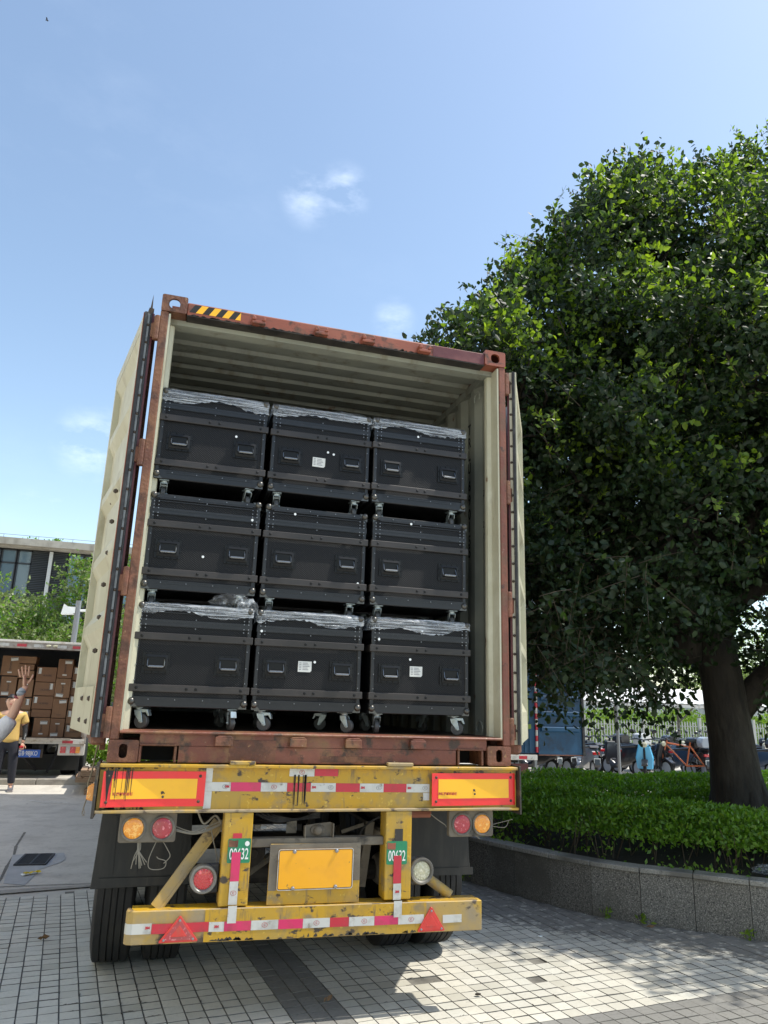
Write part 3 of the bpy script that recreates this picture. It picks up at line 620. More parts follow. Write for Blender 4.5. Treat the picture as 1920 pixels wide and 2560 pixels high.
    for sx in (-1, 1):
        m = MB(); P = corr(.15, CL-.1, .278, .036); xo = CW-.062
        vs = [(sx*(xo+.02-.0+e), y, z) for z in (.15, CH-.06) for y, e in [(p[0], p[1]-.02) for p in P]]; n = len(P)
        m.add(vs, [(i, i+1, n+i+1, n+i) for i in range(n-1)])
        vs = [(sx*(xo+.024+e), y, z) for z in (.15, CH-.06) for y, e in [(p[0], p[1]-.02) for p in P]]
        m.add(vs, [(i, i+1, n+i+1, n+i) for i in range(n-1)], 1)
        m.build('side_wall', ['inner_paint', 'orange_paint'], r, fix=False)
    m = MB(); P = []; y = .16
    while y < CL-.12:
        P += [(y, 0), (y+.10, 0), (y+.118, .026), (y+.18, .026)]; y += .198
    vs = [(x, yy, CH-.062+e) for x in (-1.16, 1.16) for yy, e in P]; n = len(P); m.add(vs, [(i, i+1, n+i+1, n+i) for i in range(n-1)])
    vs = [(x, yy, CH-.058+e) for x in (-1.18, 1.18) for yy, e in P]; m.add(vs, [(i, i+1, n+i+1, n+i) for i in range(n-1)], 1)
    m.build('roof_sheet', ['inner_paint', 'orange_paint'], r, fix=False)
    MB().box(-1.156, 1.156, .10, .20, CH-.05, CH-.022).build('roof_edge', 'orange_paint', r)
    MB().box(-1.16, 1.16, .24, CL-.1, .12, .172).build('floor', 'wood_floor', r)
    MB().box(-1.16, 1.16, CL-.06, CL-.03, .1, CH-.05).build('end_wall', ['inner_paint'], r)
    for y in np.arange(.6, CL, .6): pass
    m = MB()
    for y in np.arange(.5, CL-.3, .55): m.box(-1.15, 1.15, y, y+.05, .005, .119)
    m.build('floor_beams', 'maroon_paint', r)
    # lashing rings on the right wall
    for y, z in ((.33, 2.66), (.30, .22)):
        m = MB(); pts = [(1.135+.0, y+.05*cos(a), z+.045*sin(a)) for a in np.linspace(-.6, pi+.6, 9)]; m.tube(pts, .006, 6); m.build('lashing_ring', 'inner_paint', r)
    # number painted down the right wall, pencil notes
    xw = 1.166
    for i, ch in enumerate('TRLU690155'):
        z = [2.50, 2.39, 2.28, 2.175, 2.03, 1.915, 1.80, 1.70, 1.59, 1.50][i]
        yy = .66
        text('letter', ch, .118, 'print_black', r, (1.1895, .605, z), (pi/2, 0, -pi/2), sx=.75, bold=.003)
    for s_, z, y in (('2°', 1.90, .325), ('25', 1.66, .325), ('19', 1.575, .325)):
        text('pencil_note', s_, .07, 'print_black', r, (1.1895, y, z), (pi/2, .1, -pi/2), sx=.8, bold=-.001)
    # doors
    def door(sx, ang_d, lab):
        d = Vector((ang_d[0], ang_d[1], 0)).normalized(); n_ = Vector((-d.y*sx*-1, d.x*sx*-1, 0))
        # inner face normal: left door faces left/back, right door faces right
        nn = Vector((sx*d.y, -sx*d.x, 0)) if sx > 0 else Vector((-d.y, d.x, 0))
        h = Vector((sx*1.262, .055, 0)); W = 1.165; za, zb = .135, CH-.135
        def f(u, v, z): p = h+d*u+nn*v; return (p.x, p.y, z)
        def bx(m, u0, u1, v0, v1, z0, z1, mi=0):
            m.add([f(u0, v0, z0), f(u1, v0, z0), f(u1, v1, z0), f(u0, v1, z0), f(u0, v0, z1), f(u1, v0, z1), f(u1, v1, z1), f(u0, v1, z1)],
                  [(0, 3, 2, 1), (4, 5, 6, 7), (0, 1, 5, 4), (1, 2, 6, 5), (2, 3, 7, 6), (3, 0, 4, 7)], mi)
        m = MB(); T = .058
        bx(m, .02, .10, 0, T, za, zb, 0); bx(m, W-.055, W, 0, T, za, zb, 0)
        bx(m, .10, W-.055, .001, T-.001, za, za+.11, 0); bx(m, .10, W-.055, .001, T-.001, zb-.09, zb, 0)
        P = [(za+.11, 0)]; z = za+.20
        for c in range(5):
            P += [(z, 0), (z+.075, 1), (z+.34, 1), (z+.415, 0)]; z += .475
        P = [(a, min(b, 1)) for a, b in P if a < zb-.09]+[(zb-.09, 0)]
        vs = [f(u, T-.004-.038*e, zz) for u in (.10, W-.055) for zz, e in P]; n2 = len(P)
        m.add(vs, [(i, i+1, n2+i+1, n2+i) for i in range(n2-1)], 0)
        vs = [f(u, T-.010-.038*e, zz) for u in (.10, W-.055) for zz, e in P]
        m.add(vs, [(i, i+1, n2+i+1, n2+i) for i in range(n2-1)], 1)
        dr = m.build('door', ['cream_paint', 'maroon_paint'], r, fix=True)
        m = MB(); bx(m, .02, W, -.006, -.001, za, zb); bx(m, .003, .0195, -.006, .008, za-.01, zb+.01); m.build('outer_skin', 'maroon_paint', dr)
        if sx < 0: lay = (('gasket', 'gasket_rubber', .0085, .020, -.006), ('retaining_strip', 'grey_strip', .0205, .036, .000), ('gasket', 'gasket_rubber', .0365, .056, -.010), ('edge_lip', 'orange_paint', .0565, .0615, .004))
        else: lay = (('retaining_strip', 'cream_paint', .0085, .030, .002), ('gasket', 'gasket_rubber', .0305, .050, -.010), ('edge_lip', 'cream_paint', .0505, .062, .000))
        for nm, mn, v0, v1, u0 in lay:
            m = MB(); bx(m, u0, .0195, v0, v1, za-.008, zb+.008); m.build(nm, mn, dr, bevel=.002)
        bv = .028 if sx < 0 else .020
        for k in range(21):
            m = MB(); c = Vector(f(.0, bv, za+.08+k*(zb-za-.16)/20)); m.lathe(c, -d, [(-.002, .010), (.004, .009), (.008, .004)], 8)
            m.build('bolt', 'bolt_steel', dr)
        for z in (.155, .95, 1.75, 2.60) if sx < 0 else (.155, .98, 1.77, 2.60):
            m = MB(); m.bar(f(.015, .012, z+.05), (sx*1.205, .030, z+.05), .030, .10); m.cyl((sx*1.232, .022, z-.03), (sx*1.232, .022, z+.14), .022, 10)
            m.build('hinge', 'rusty_red', dr, bevel=.004)
        if sx < 0:
            for k in range(6):
                m = MB(); c = Vector(f(.36, T-.006, .62+.205*k)); m.sphere(c, .017, n=6); m.build('rivet', 'bolt_steel', dr)
            for a_, b_ in ((.35, 1.80), (.75, 1.66)):
                MB().sphere(Vector(f(a_, T-.04, b_)), .02, n=6).build('rivet', 'bolt_steel', dr)
            m = MB(); bx(m, .11, W-.1, T-.003, T+.003, za+.012, za+.27); m.build('patch_plate', 'cream_paint', dr, bevel=.001)
            for a_, b_ in ((.25, .07), (.6, .07), (.25, .2), (.6, .2)):
                MB().sphere(Vector(f(a_, T+.003, za+b_)), .017, n=6).build('rivet', 'bolt_steel', dr)
            m = MB(); bx(m, .17, .21, -.05, -.02, .05, zb+.08); m.build('lock_rod', 'rusty_red', dr)
            m = MB(); bx(m, .01, .06, .0, .03, zb, zb+.05); m.add([f(.0, .01, zb+.0), f(.0, .03, zb), f(-.03, .02, zb+.13), f(.05, .02, zb+.03)], [(0, 1, 2), (1, 3, 2), (0, 2, 3), (0, 3, 1)]); m.build('lock_cam', 'bolt_steel', dr)
            m = MB(); bx(m, .02, .16, -.03, .05, za-.05, za+.001); bx(m, .30, .42, -.02, .03, za-.035, za+.0); m.build('lower_bracket', 'rusty_red', dr, bevel=.01)
        else:
            m = MB(); bx(m, .01, .20, -.045, .045, za-.07, za+.001); bx(m, .30, .45, -.03, .03, za-.05, za); m.build('lower_bracket', 'rusty_red', dr, bevel=.012)
            for uu in (.25, .75): m = MB(); m.cyl(f(uu, -.05, .06), f(uu, -.05, zb+.05), .016, 8); m.build('lock_rod', 'steel_grey', dr)
        return dr
    door(-1, (-.215, 1.08), ''); door(1, (.515, .92), '')
    return r
build_container()

# ------------------------------------------------------------------ flight cases
CWD, CHT, CDP = .676, .60, .60
def make_case():
    r = thing('flight_case', 'x', 'flight case')
    W, H, D = CWD, CHT, CDP; hw = W/2
    m = MB(); m.box(-hw+.006, hw-.006, .006, D-.006, .02, H-.004); m.build('body', 'case_laminate', r)
    # aluminium edge extrusions
    m = MB(); e = .026
    for x in (-hw, hw-e): m.box(x, x+e, 0, e, 0.0, H); m.box(x, x+e, D-e, D, 0, H)
    for z0_, z1_ in ((0, .062), (H-.03, H)):
        for y0_ in (-.001,):
            m.box(-hw-.001, hw+.001, y0_, e, z0_, z1_); m.box(-hw, hw, D-e, D, z0_, z1_); m.box(-hw-.001, -hw+e, e, D-e, z0_, z1_); m.box(hw-e, hw+.001, e, D-e, z0_, z1_)
    m.build('edge_extrusion', 'case_trim', r, bevel=.004)
    m = MB()
    for z in (.036, .05): m.box(-hw+.07, hw-.07, -.0035, -.0012, z, z+.005)
    m.box(-hw-.0, hw+.0, -.003, .010, .496, .506); m.box(-hw, hw, -.003, .010, .474, .484); m.box(-hw-.0015, hw+.0015, -.0012, D+.0012, .47, .51)
    m.box(-hw+.05, hw-.05, -.004, -.001, .565, .572); m.box(-hw+.05, hw-.05, -.004, -.001, .550, .554)
    m.build('lid_trim', 'case_trim', r)['kind'] = 'stuff'
    rv = MB()
    for x in (-.23, -.08, .08, .23): rv.sphere((x, -.004, .043), .0042, n=6)
    for z in (.462, .515, .560): rv.sphere((.0, -.004, z), .0045, n=6)
    for sx in (-1, 1):
        for dx in (.02, .048):
            for z in (.455, .475, .505, .525, .548): rv.sphere((sx*(hw-dx), -.004, z), .0046, n=6)
        for z in (.15, .24, .34): rv.sphere((sx*(hw-.018), -.002, z), .0042, n=6)
    for x in (-.2, -.05, .12, .25): rv.sphere((x, -.004, .583), .0045, n=6)
    rv.build('rivets', 'rivet_steel', r)['kind'] = 'stuff'
    for z in (.085, .385):
        m = MB(); b = .012; zz = z
        m.prism([(-b, 0), (-.002, 0), (-.002, .044), (-b, .044)], lambda a, q, t: (t, a, zz+q), -hw-b, hw+b)
        m.box(-hw-b, -hw-.001, -.002, D+b, z, z+.044); m.box(hw+.001, hw+b, -.002, D+b, z, z+.044); m.box(-hw-b, hw+b, D+.002, D+b, z, z+.044)
        bd = m.build('band', 'case_band', r, bevel=.004, seg=2)
        for x in (-hw+.035, -.02 if z < .2 else -.03, .035 if z < .2 else .032, hw-.04):
            MB().lathe((x, -b-.004, z+.022), (0, 1, 0), [(0, .004), (.002, .0085), (.006, .010)], 10).build('bolt', 'handle_black', bd)
    for hx in (-.207, .212):
        m = MB(); z0_, z1_ = .205, .300; w = .066
        out = rrect(hx-w, hx+w, z0_, z1_, .01); inn = rrect(hx-w+.014, hx+w-.014, z0_+.014, z1_-.014, .008); N = len(out)
        m.add([(a, -.006, b) for a, b in out]+[(a, -.010, b) for a, b in inn], [(i, (i+1) % N, (i+1) % N+N, i+N) for i in range(N)])
        m.add([(a, -.006, b) for a, b in out]+[(a, .004, b) for a, b in out], [(i, i+N, (i+1) % N+N, (i+1) % N) for i in range(N)])
        m.add([(a, -.010, b) for a, b in inn]+[(a*.97+hx*.03, .0045, b) for a, b in inn], [(i, i+N, (i+1) % N+N, (i+1) % N) for i in range(N)])
        m.add([(a, .0045, b) for a, b in inn], [tuple(range(N))])
        m.box(hx-w-.012, hx+w+.012, -.0012, .003, z0_-.012, z1_+.012)
        for k in range(4):
            for z in (z0_-.006, z1_+.006): m.sphere((hx-.06+k*.04, -.003, z), .0042, n=6)
        for k in range(2):
            for x in (hx-w-.006, hx+w+.006): m.sphere((x, -.003, z0_+.028+k*.04), .0042, n=6)
        h = m.build('handle', 'handle_black', r, fix=False)
        m = MB(); m.tube([(hx-.048, .001, z1_-.02), (hx-.048, -.016, z0_+.032), (hx-.044, -.021, z0_+.024), (hx+.044, -.021, z0_+.024), (hx+.048, -.016, z0_+.032), (hx+.048, .001, z1_-.02)], .0035, 6)
        m.cyl((hx-.040, -.021, z0_+.025), (hx+.040, -.021, z0_+.025), .0085, 10); m.build('grip', 'grip_steel', h, smooth=True, auto=50)
    for sx in (-1, 1):
        for z, y in ((.03, .01), (H-.012, .01), (.03, D-.01), (H-.012, D-.01)):
            m = MB(); m.sphere((sx*(hw-.014), y-.008 if y < .3 else y, z), .0225, n=14)
            m.prism([(0, 0), (.052, 0), (.035, .02), (.02, .035), (0, .052)], lambda a, b, t: (sx*(hw+.002-a), t, (z-.03+b) if z < .3 else (z+.014-b)), (-.003 if y < .3 else D+.0015), (-.0012 if y < .3 else D+.003))
            m.build('ball_corner', 'ball_steel', r, smooth=True, auto=50)
    return r
def make_caster(parent, x, y, rz, brake):
    """caster hanging below z=0 of the case, total height .125"""
    c, s_ = cos(rz), sin(rz)
    def T(p): return (x+p[0]*c-p[1]*s_, y+p[0]*s_+p[1]*c, p[2])
    def xf(m): m.v = [T(v) for v in m.v]; return m
    m = MB(); m.box(-.036, .036, -.03, .03, -.006, -.0005); m.cyl((0, 0, -.006), (0, 0, -.022), .023, 14, r2=.018)
    for sy in (-1, 1):
        m.prism([(-.022, -.02), (.022, -.02), (.030, -.045), (.040, -.088), (.028, -.094), (.012, -.078), (-.014, -.045)], lambda a, b, t: (a, t, b), sy*.019, sy*.0225)
    m.box(-.022, .022, -.0225, .0225, -.024, -.019)
    m.cyl((.022, -.028, -.080), (.022, .028, -.080), .007, 8)
    if brake: m.prism([(.008, -.012), (.062, -.014), (.074, -.050), (.066, -.052), (.052, -.030), (.02, -.034)], lambda a, b, t: (a, t, b), -.018, .018)
    f = xf(m).build('caster', 'caster_zinc', parent, bevel=.0015)
    m = MB(); m.lathe((.022, -.015, -.081), (0, 1, 0), [(0, .026), (0, .038), (.004, .0425), (.026, .0425), (.030, .038), (.030, .026)], 24)
    xf(m).build('tyre', 'caster_rubber', f, smooth=True, auto=40)
    m = MB(); m.lathe((.022, -.016, -.081), (0, 1, 0), [(0, .007), (0, .011), (.006, .013), (.006, .022), (.001, .0255), (.031, .0255), (.026, .022), (.026, .013), (.032, .011)], 20)
    for k in range(5):
        a = 2*pi*k/5; m.box(.0, .0, 0, 0, 0, 0) if False else m.bar((.022+.009*cos(a), 0, -.081+.009*sin(a)), (.022+.024*cos(a), 0, -.081+.024*sin(a)), .005, .028, up=(0, 1, 0))
    xf(m).build('hub', 'caster_hub', f)
def film(parent, hw, D, H, depth, seed, bump=0):
    rg = random.Random(seed); m = MB(); n = 46; rows = 7
    path = [(-hw-.006, D)]+[(-hw-.007, D*.5)]+[(-hw-.008+(2*hw+.016)*i/n, -.008) for i in range(n+1)]+[(hw+.007, D*.5), (hw+.006, D)]
    N = len(path); vs = []; ph = rg.random()*9
    tops = [0]*N
    for i, (x, y) in enumerate(path):
        low = depth*(.72+.28*math.sin(i*.17+ph)*math.sin(i*.05+ph*2))+.012*rg.random()
        for k in range(rows):
            t = k/(rows-1); z = H+.004-low*t
            off = rg.uniform(-.004, .004)+(-.003 if k else .012)
            if k == 0: vs.append((x*.985, max(y, .008), H+.008+rg.uniform(0, .004)))
            else: vs.append((x+(off*.5), y+off if y < .2 else y, z+rg.uniform(-.003, .003)))
    fs = [(i*rows+k, (i+1)*rows+k, (i+1)*rows+k+1, i*rows+k+1) for i in range(N-1) for k in range(rows-1)]
    m.add(vs, fs)
    # film over the lid
    g = 10; o = []
    for j in range(5):
        for i in range(g+1): o.append((-hw-.004+(2*hw+.008)*i/g, .004+(D-.01)*j/4, H+.008+rg.uniform(0, .010)))
    m.add(o, [(j*(g+1)+i, j*(g+1)+i+1, (j+1)*(g+1)+i+1, (j+1)*(g+1)+i) for j in range(4) for i in range(g)])
    return m.build('stretch_film', 'stretch_film', parent, smooth=True)
def crumple(parent, c, sc, seed, name='crumpled_film'):
    rg = np.random.default_rng(seed); bm = bmesh.new(); bmesh.ops.create_icosphere(bm, subdivisions=4, radius=1)
    K = rg.normal(size=(9, 3))*3.2; P = rg.random(9)*6
    for v in bm.verts:
        p = np.array(v.co); q = 1+.30*sum(abs(math.sin(k@p+f))-.6 for k, f in zip(K, P))/2.4+rg.uniform(-.035, .035)
        v.co = Vector((c[0]+p[0]*sc[0]*q, c[1]+p[1]*sc[1]*q, max(c[2]+p[2]*sc[2]*q, c[2]-sc[2]*.25)))
    me = bpy.data.meshes.new(name); bm.to_mesh(me); bm.free(); me.materials.append(MATS['crumpled_film'])
    o = bpy.data.objects.new(name, me); COL.objects.link(o); o.parent = parent; return o
def dot(parent, x, z, y=-.008):
    MB().lathe((x, y, z), (0, 1, 0), [(0, .008), (.0012, .008)], 12).build('white_sticker', 'sticker_white', parent)
def paper(parent, x, z, rot=0):
    m = MB(); w, h = .043, .033; P = [(-w, -h), (w*.8, -h), (w, -h*.7), (w, h), (-w, h)]
    m.prism([(x+a*cos(rot)-b*sin(rot), z+a*sin(rot)+b*cos(rot)) for a, b in P], XZ, .0028, .0045); o = m.build('paper_label', 'label_paper', parent)
    pr = MB()
    for k in range(5):
        z_ = .020-.010*k
        for a, b in ((-.036, -.022), (-.014, .018+.006*(k % 3))):
            pr.add([(x+q[0]*cos(rot)-q[1]*sin(rot), .0024, z+q[0]*sin(rot)+q[1]*cos(rot)) for q in ((a, z_), (b, z_), (b, z_+.004), (a, z_+.004))], [(0, 1, 2, 3)])
    pr.build('print', 'print_grey', o)
XC = [-.808, -.094, (.645, .620, .607)]; ZR = [1.648, 2.335, 3.030]; YC = [.13, .12, .11]
def build_cases():
    lab = {
     (0, 2): 'black flight case under stretch film in the top row, touching the left container wall',
     (1, 2): 'top row middle flight case with a paper label and torn film on its lid',
     (2, 2): 'black flight case under stretch film in the top row, beside the right container wall',
     (0, 1): 'unwrapped black flight case at the left of the middle row, white dot below centre',
     (1, 1): 'unwrapped black flight case in the very middle of the nine',
     (2, 1): 'unwrapped black flight case at the right of the middle row, dot near its lid',
     (0, 0): 'bottom left flight case with a crumpled bunch of clear film on its lid',
     (1, 0): 'bottom row middle flight case with a paper label between its handles',
     (2, 0): 'bottom row right flight case with a paper label and a white dot above it'}
    proto = make_case(); first = True
    for j in range(3):
        for i in range(3):
            o = proto if first else dup(proto); first = False
            CASES[(i, j)] = o
    for (i, j), o in CASES.items():
        o['label'] = lab[(i, j)]; o['group'] = 'flight cases stacked in the container'
        o.location = ((XC[i] if i < 2 else XC[i][j])+rnd.uniform(-.003, .003), YC[j]+.012*(i == 1), ZR[j]); o.rotation_euler = (0, 0, radians(rnd.uniform(-.5, .5)))
    hw = CWD/2-.075
    ang = {(0, 0): (-.5, 1.35), (1, 0): (-.4, .75), (2, 0): (1.5, .5)}
    for (i, j), o in CASES.items():
        a = ang.get((i, j), (1.5+rnd.uniform(-.3, .3), 1.6+rnd.uniform(-.3, .3)))
        make_caster(o, -hw-.01, .05, a[0]+pi*0, True); make_caster(o, hw-.01, .05, -a[1] if j == 0 else a[1], j == 0 and i != 1)
        make_caster(o, -hw+.02, CDP-.09, rnd.uniform(0, 3), False); make_caster(o, hw-.05, CDP-.09, rnd.uniform(0, 3), True)
    for k, (i, j) in enumerate(((0, 2), (1, 2), (2, 2), (0, 0), (1, 0), (2, 0))):
        film(CASES[(i, j)], CWD/2, CDP, CHT, (.095, .075, .085, .07, .085, .09)[k], 31+k)
    crumple(CASES[(0, 0)], (.20, .02, CHT+.035), (.11, .07, .06), 3)
    crumple(CASES[(0, 0)], (.30, .0, CHT+.0), (.06, .03, .06), 8)
    crumple(CASES[(1, 2)], (.18, .06, CHT+.015), (.13, .05, .022), 5)
    paper(CASES[(1, 2)], -.012, .235, -.02); paper(CASES[(1, 0)], -.025, .27); paper(CASES[(2, 0)], -.03, .27)
    for k, x, z in (((0, 2), .145, .335), ((1, 2), .045, .31), ((1, 2), .085, .30), ((2, 2), -.02, .505), ((0, 1), .005, .22), ((0, 1), .29, .485), ((1, 1), -.15, .555),
                    ((2, 1), -.07, .565), ((1, 0), .035, .30), ((1, 0), -.31, .475), ((2, 0), -.29, .465), ((2, 0), .005, .535), ((2, 0), -.075, .345), ((1, 1), .29, .13)):
        dot(CASES[k], x, z)
CASES = {}
build_cases()

# ------------------------------------------------------------------ trailer
def build_trailer():
    r = thing('container_trailer', 'weathered yellow semi trailer chassis carrying the open container', 'trailer', (0, 0, 0))
    # rear beam: web, flanges
    YW = .0
    m = MB(); m.box(-1.243, 1.250, YW, YW+.012, 1.105, 1.325)
    bm_ = m.build('rear_beam', 'yellow_paint', r)
    m = MB(); m.box(-1.247, 1.254, -.032, .16, 1.3255, 1.343); m.build('top_flange', 'yellow_paint', bm_, bevel=.003)
    m = MB(); m.box(-1.247, 1.254, -.034, .14, 1.090, 1.1048); m.build('bottom_flange', 'dusty_yellow', bm_, bevel=.003)
    for x, xx in ((-1.262, -1.2475), (1.2545, 1.266)):
        m = MB(); m.box(x, xx, -.045, .17, 1.066, 1.352); m.build('end_plate', 'black_edge', bm_, bevel=.002)
    for a, b in ((-.55, -.405), (.388, .551)):
        m = MB(); m.box(a, b, -.034, .12, 1.3435, 1.364); m.build('bump_block', 'dusty_yellow', r, bevel=.004)
    # marker boards, bent where they meet the beam
    for s, (x0, x1, xb, z0, z1) in ((-1, (-1.222, -.677, -.883, 1.121, 1.305)), (1, (.672, 1.242, .885, 1.118, 1.306))):
        def yb(x, off):
            if s < 0: return -.006-off-.026*max(0, (xb-x))/.3
            return -.022-off+.02*max(0, (x-xb))/.35-.012*max(0, xb-x)/.2
        def sheet(xa, xc, za, zb, off, th=.003):
            xs = [xa]+([xb] if xa < xb < xc else [])+[xc]; m = MB(); P = [(x, yb(x, off)) for x in xs]+[(x, yb(x, off)+th) for x in reversed(xs)]
            return m.prism([(a, b) for a, b in P], lambda a, b, t: (a, b, t), za, zb)
        bo = sheet(x0, x1, z0, z1, 0).build('marker_board', 'retro_red', r); tag(bo, 'red and yellow reflective rear marker board, left' if s < 0 else 'red and yellow reflective rear marker board, right')
        if s < 0: sheet(-1.174, -.721, 1.162, 1.266, .0025, .002).build('yellow_field', 'retro_yellow', bo)
        else: sheet(.714, 1.196, 1.160, 1.271, .0025, .002).build('yellow_field', 'retro_yellow', bo)
        tx = -1.12 if s < 0 else .775
        text('lettering', '车辆尾部标志板', .0175, 'print_red', bo, (tx, yb(tx, 0)-.006, 1.187), bold=.0006)
        for x in (x0+.028, x1-.03):
            for z in (z0+.025, z1-.025):
                MB().lathe((x, yb(x, 0)-.006, z), (0, 1, 0), [(0, .004), (.003, .008), (.006, .009)], 8).build('rivet', 'bolt_steel', bo)
        m = MB()
        if s < 0:
            for k in range(12):
                x = rnd.choice([-1.205, -1.17, -1.155, -1.135, -1.12, -1.10, -1.08])+rnd.uniform(-.01, .01); w = rnd.uniform(.0012, .003); zt = z1+.018; zb = rnd.uniform(z0-.01, z1-.03)
                m.add([(x-w, yb(x, .0045), zt), (x+w, yb(x, .0045), zt), (x+w*.4, yb(x, .0045), zb), (x-w*.6, yb(x, .0045), zb)], [(0, 1, 2, 3)])
            x = -1.192; m.add([(x-.02, yb(x, .004), z1+.005), (x+.022, yb(x, .004), z1+.005), (x+.006, yb(x, .004), z1-.08), (x+.0, yb(x, .004), z0+.0), (x-.012, yb(x, .004), z1-.07)], [(0, 1, 2, 3, 4)])
            for k in range(26):
                x = rnd.uniform(-1.23, -1.0); h = rnd.uniform(.005, .024); w = rnd.uniform(.003, .012); z = rnd.choice([1.1065, 1.107]); m.add([(x-w, -.0035, z), (x+w, -.0035, z), (x+w*.5, -.0035, z+h*.6), (x-w*.5, -.0035, z+h*.6)], [(0, 1, 2, 3)])
            for k in range(14):
                x = rnd.uniform(-1.23, -.95); w = rnd.uniform(.004, .016); h = rnd.uniform(.004, .016); m.add([(x-w, -.0033, 1.3245), (x+w, -.0033, 1.3245), (x+w*.6, -.0033, 1.3245-h), (x-w*.6, -.0033, 1.3245-h)], [(0, 1, 2, 3)])
            m.build('grease_runs', 'grime_black', bo)['kind'] = 'stuff'
        m = MB(); hx, hz = ((-.905, 1.194) if s < 0 else (.955, 1.207))
        m.add([(hx+rnd.uniform(-.013, .013)*1, yb(hx, .0052), hz+rnd.uniform(-.012, .012)) for _ in range(5)], [(0, 1, 2), (0, 2, 3), (0, 3, 4)])
        m.lathe((hx, yb(hx, .006), hz), (0, 1, 0), [(0, .005), (.002, .008)], 7); m.lathe((hx+.004, yb(hx, .006), hz-.022), (0, 1, 0), [(0, .004), (.002, .007)], 7); m.build('puncture', 'bolt_steel', bo)
    # conspicuity tape
    def strip(x0, x1, z0, z1, mn, y, mark=None, dz=0, mx=None, rot=0, mside=1):
        m = MB(); n = 4; t = [rnd.uniform(-.0008, .0008) for _ in range(4)]
        m.add([(x0+t[0], y, z0+t[1]), (x1, y, z0+dz+t[2]), (x1, y, z1+dz+t[3]), (x0, y, z1), (x0, y+.0012, z0), (x1, y+.0012, z0+dz), (x1, y+.0012, z1+dz), (x0, y+.0012, z1)],
              [(0, 1, 2, 3), (7, 6, 5, 4), (0, 4, 5, 1), (1, 5, 6, 2), (2, 6, 7, 3), (3, 7, 4, 0)])
        o = m.build('reflective_tape', mn, r)
        if mark:
            cx, cz = (mx if mx is not None else (x0+x1)/2), (z0+z1)/2
            if '3' in mark: text('lettering', '3M', .017, 'tape_red', o, (cx, y-.0012, cz), rot=(pi/2, rot, 0), sx=1.1, bold=.0011)
            if 'C' in mark:
                cc = (x0+x1)/2 if mark == 'C' else x1-.03
                text('lettering', 'C', .016, 'print_red' if mark == 'C' else 'print_grey', o, (cc, y-.0012, cz), bold=.0003)
                g = MB(); k = 18; ra, rb = .0125, .0108
                g.add([(cc+q*1.3*cos(2*pi*i/k), y-.0010, cz+q*sin(2*pi*i/k)) for q in (ra, rb) for i in range(k)], [(i, (i+1) % k, (i+1) % k+k, i+k) for i in range(k)])
                g.build('mark_ring', 'print_red' if mark == 'C' else 'print_grey', o)
        return o
    y = -.0022; z0, z1 = 1.2005, 1.2485
    X = [-.683, -.534, -.363, -.211, -.071, .079, .226, .374, .519, .668]
    for k in range(9):
        strip(X[k]+.0005, X[k+1]-.0005, z0-.0012*k*.8, z1-.0012*k*.8, 'tape_white' if k % 2 == 0 else ('tape_magenta' if k == 1 else 'tape_red'), y, None if k % 2 else ('C' if k in (2,) else '3C'), dz=-.001, mx=X[k]+.018 if k != 0 else X[1]-.02)
    strip(-.201, -.054, 1.281, 1.326, 'tape_white', y, 'C'); strip(-.052, .090, 1.283, 1.3235, 'tape_red', y)
    strip(-.677, -.640, 1.2495, 1.324, 'tape_white', y); strip(-.679, -.637, 1.108, 1.1995, 'tape_white', y); strip(.627, .6665, 1.147, 1.189, 'tape_white', y)
    # blue-black scorch and drips on the web
    m = MB()
    for k in range(9):
        x = -.13+rnd.uniform(-.05, .05); w = rnd.uniform(.002, .005); m.add([(x-w, -.0042, 1.29), (x+w, -.0042, 1.29), (x+w*.6, -.0042, 1.11+rnd.uniform(0, .05)), (x-w*.5, -.0042, 1.11+rnd.uniform(0, .03))], [(0, 1, 2, 3)])
    m.build('drip_marks', 'black_edge', r)
    # posts
    for x0, x1, s in ((-.556, -.396, -1), (.387, .549, 1)):
        m = MB(); m.box(x0, x1, -.030, .09, .6105, 1.0895); po = m.build('bumper_post', 'yellow_paint', r, bevel=.006, seg=2)
        # old green number plate under the tape
        gz = .892 if s < 0 else .862; gx = -.463 if s < 0 else .458
        m = MB(); m.prism(rrect(gx-.063, gx+.063, gz-.063, gz+.063, .008), XZ, -.0335, -.0315); pl = m.build('green_plate', 'plate_green', r)
        m = MB(); m.add([(gx-.06+a, -.0342, gz+b) for a, b in ((.0, .02), (.05, .018), (.052, .055), (.03, .052), (.0, .058))], [(0, 1, 2, 3, 4)])
        m.build('worn_patch', 'rusty_red' if s < 0 else 'orange_paint', pl)
        if s < 0: MB().lathe((gx+.042, -.0355, gz+.036), (0, 1, 0), [(0, .013), (.0015, .013)], 14).build('round_sticker', 'print_white', pl)
        text('lettering', '00632', .082, 'print_white', pl, (gx+.0, -.0345, gz-.019), sx=.52, bold=.0006)
        ty = -.0375
        if s < 0: T = [(-.502, -.453, .738, .885, 'tape_magenta', 0), (-.502, -.455, .536, .737, 'tape_white', 'C')]
        else: T = [(.438, .486, .698, .847, 'tape_red', 0), (.439, .487, .526, .697, 'tape_white', '3')]
        for a, b, c, d, mn, mk in T:
            if c < .62: strip(a, b, c+.085, d, mn, ty+.001*0, mk or None, rot=0); strip(a, b, c, c+.0845, mn, -.0595)
            else: strip(a, b, c, d, mn, ty)
        strip(gx-.04 if s < 0 else gx-.015, gx+.01 if s < 0 else gx+.035, gz+.064, gz+(.09 if s < 0 else .13), 'black_edge' if s > 0 else 'tape_red', -.0325)
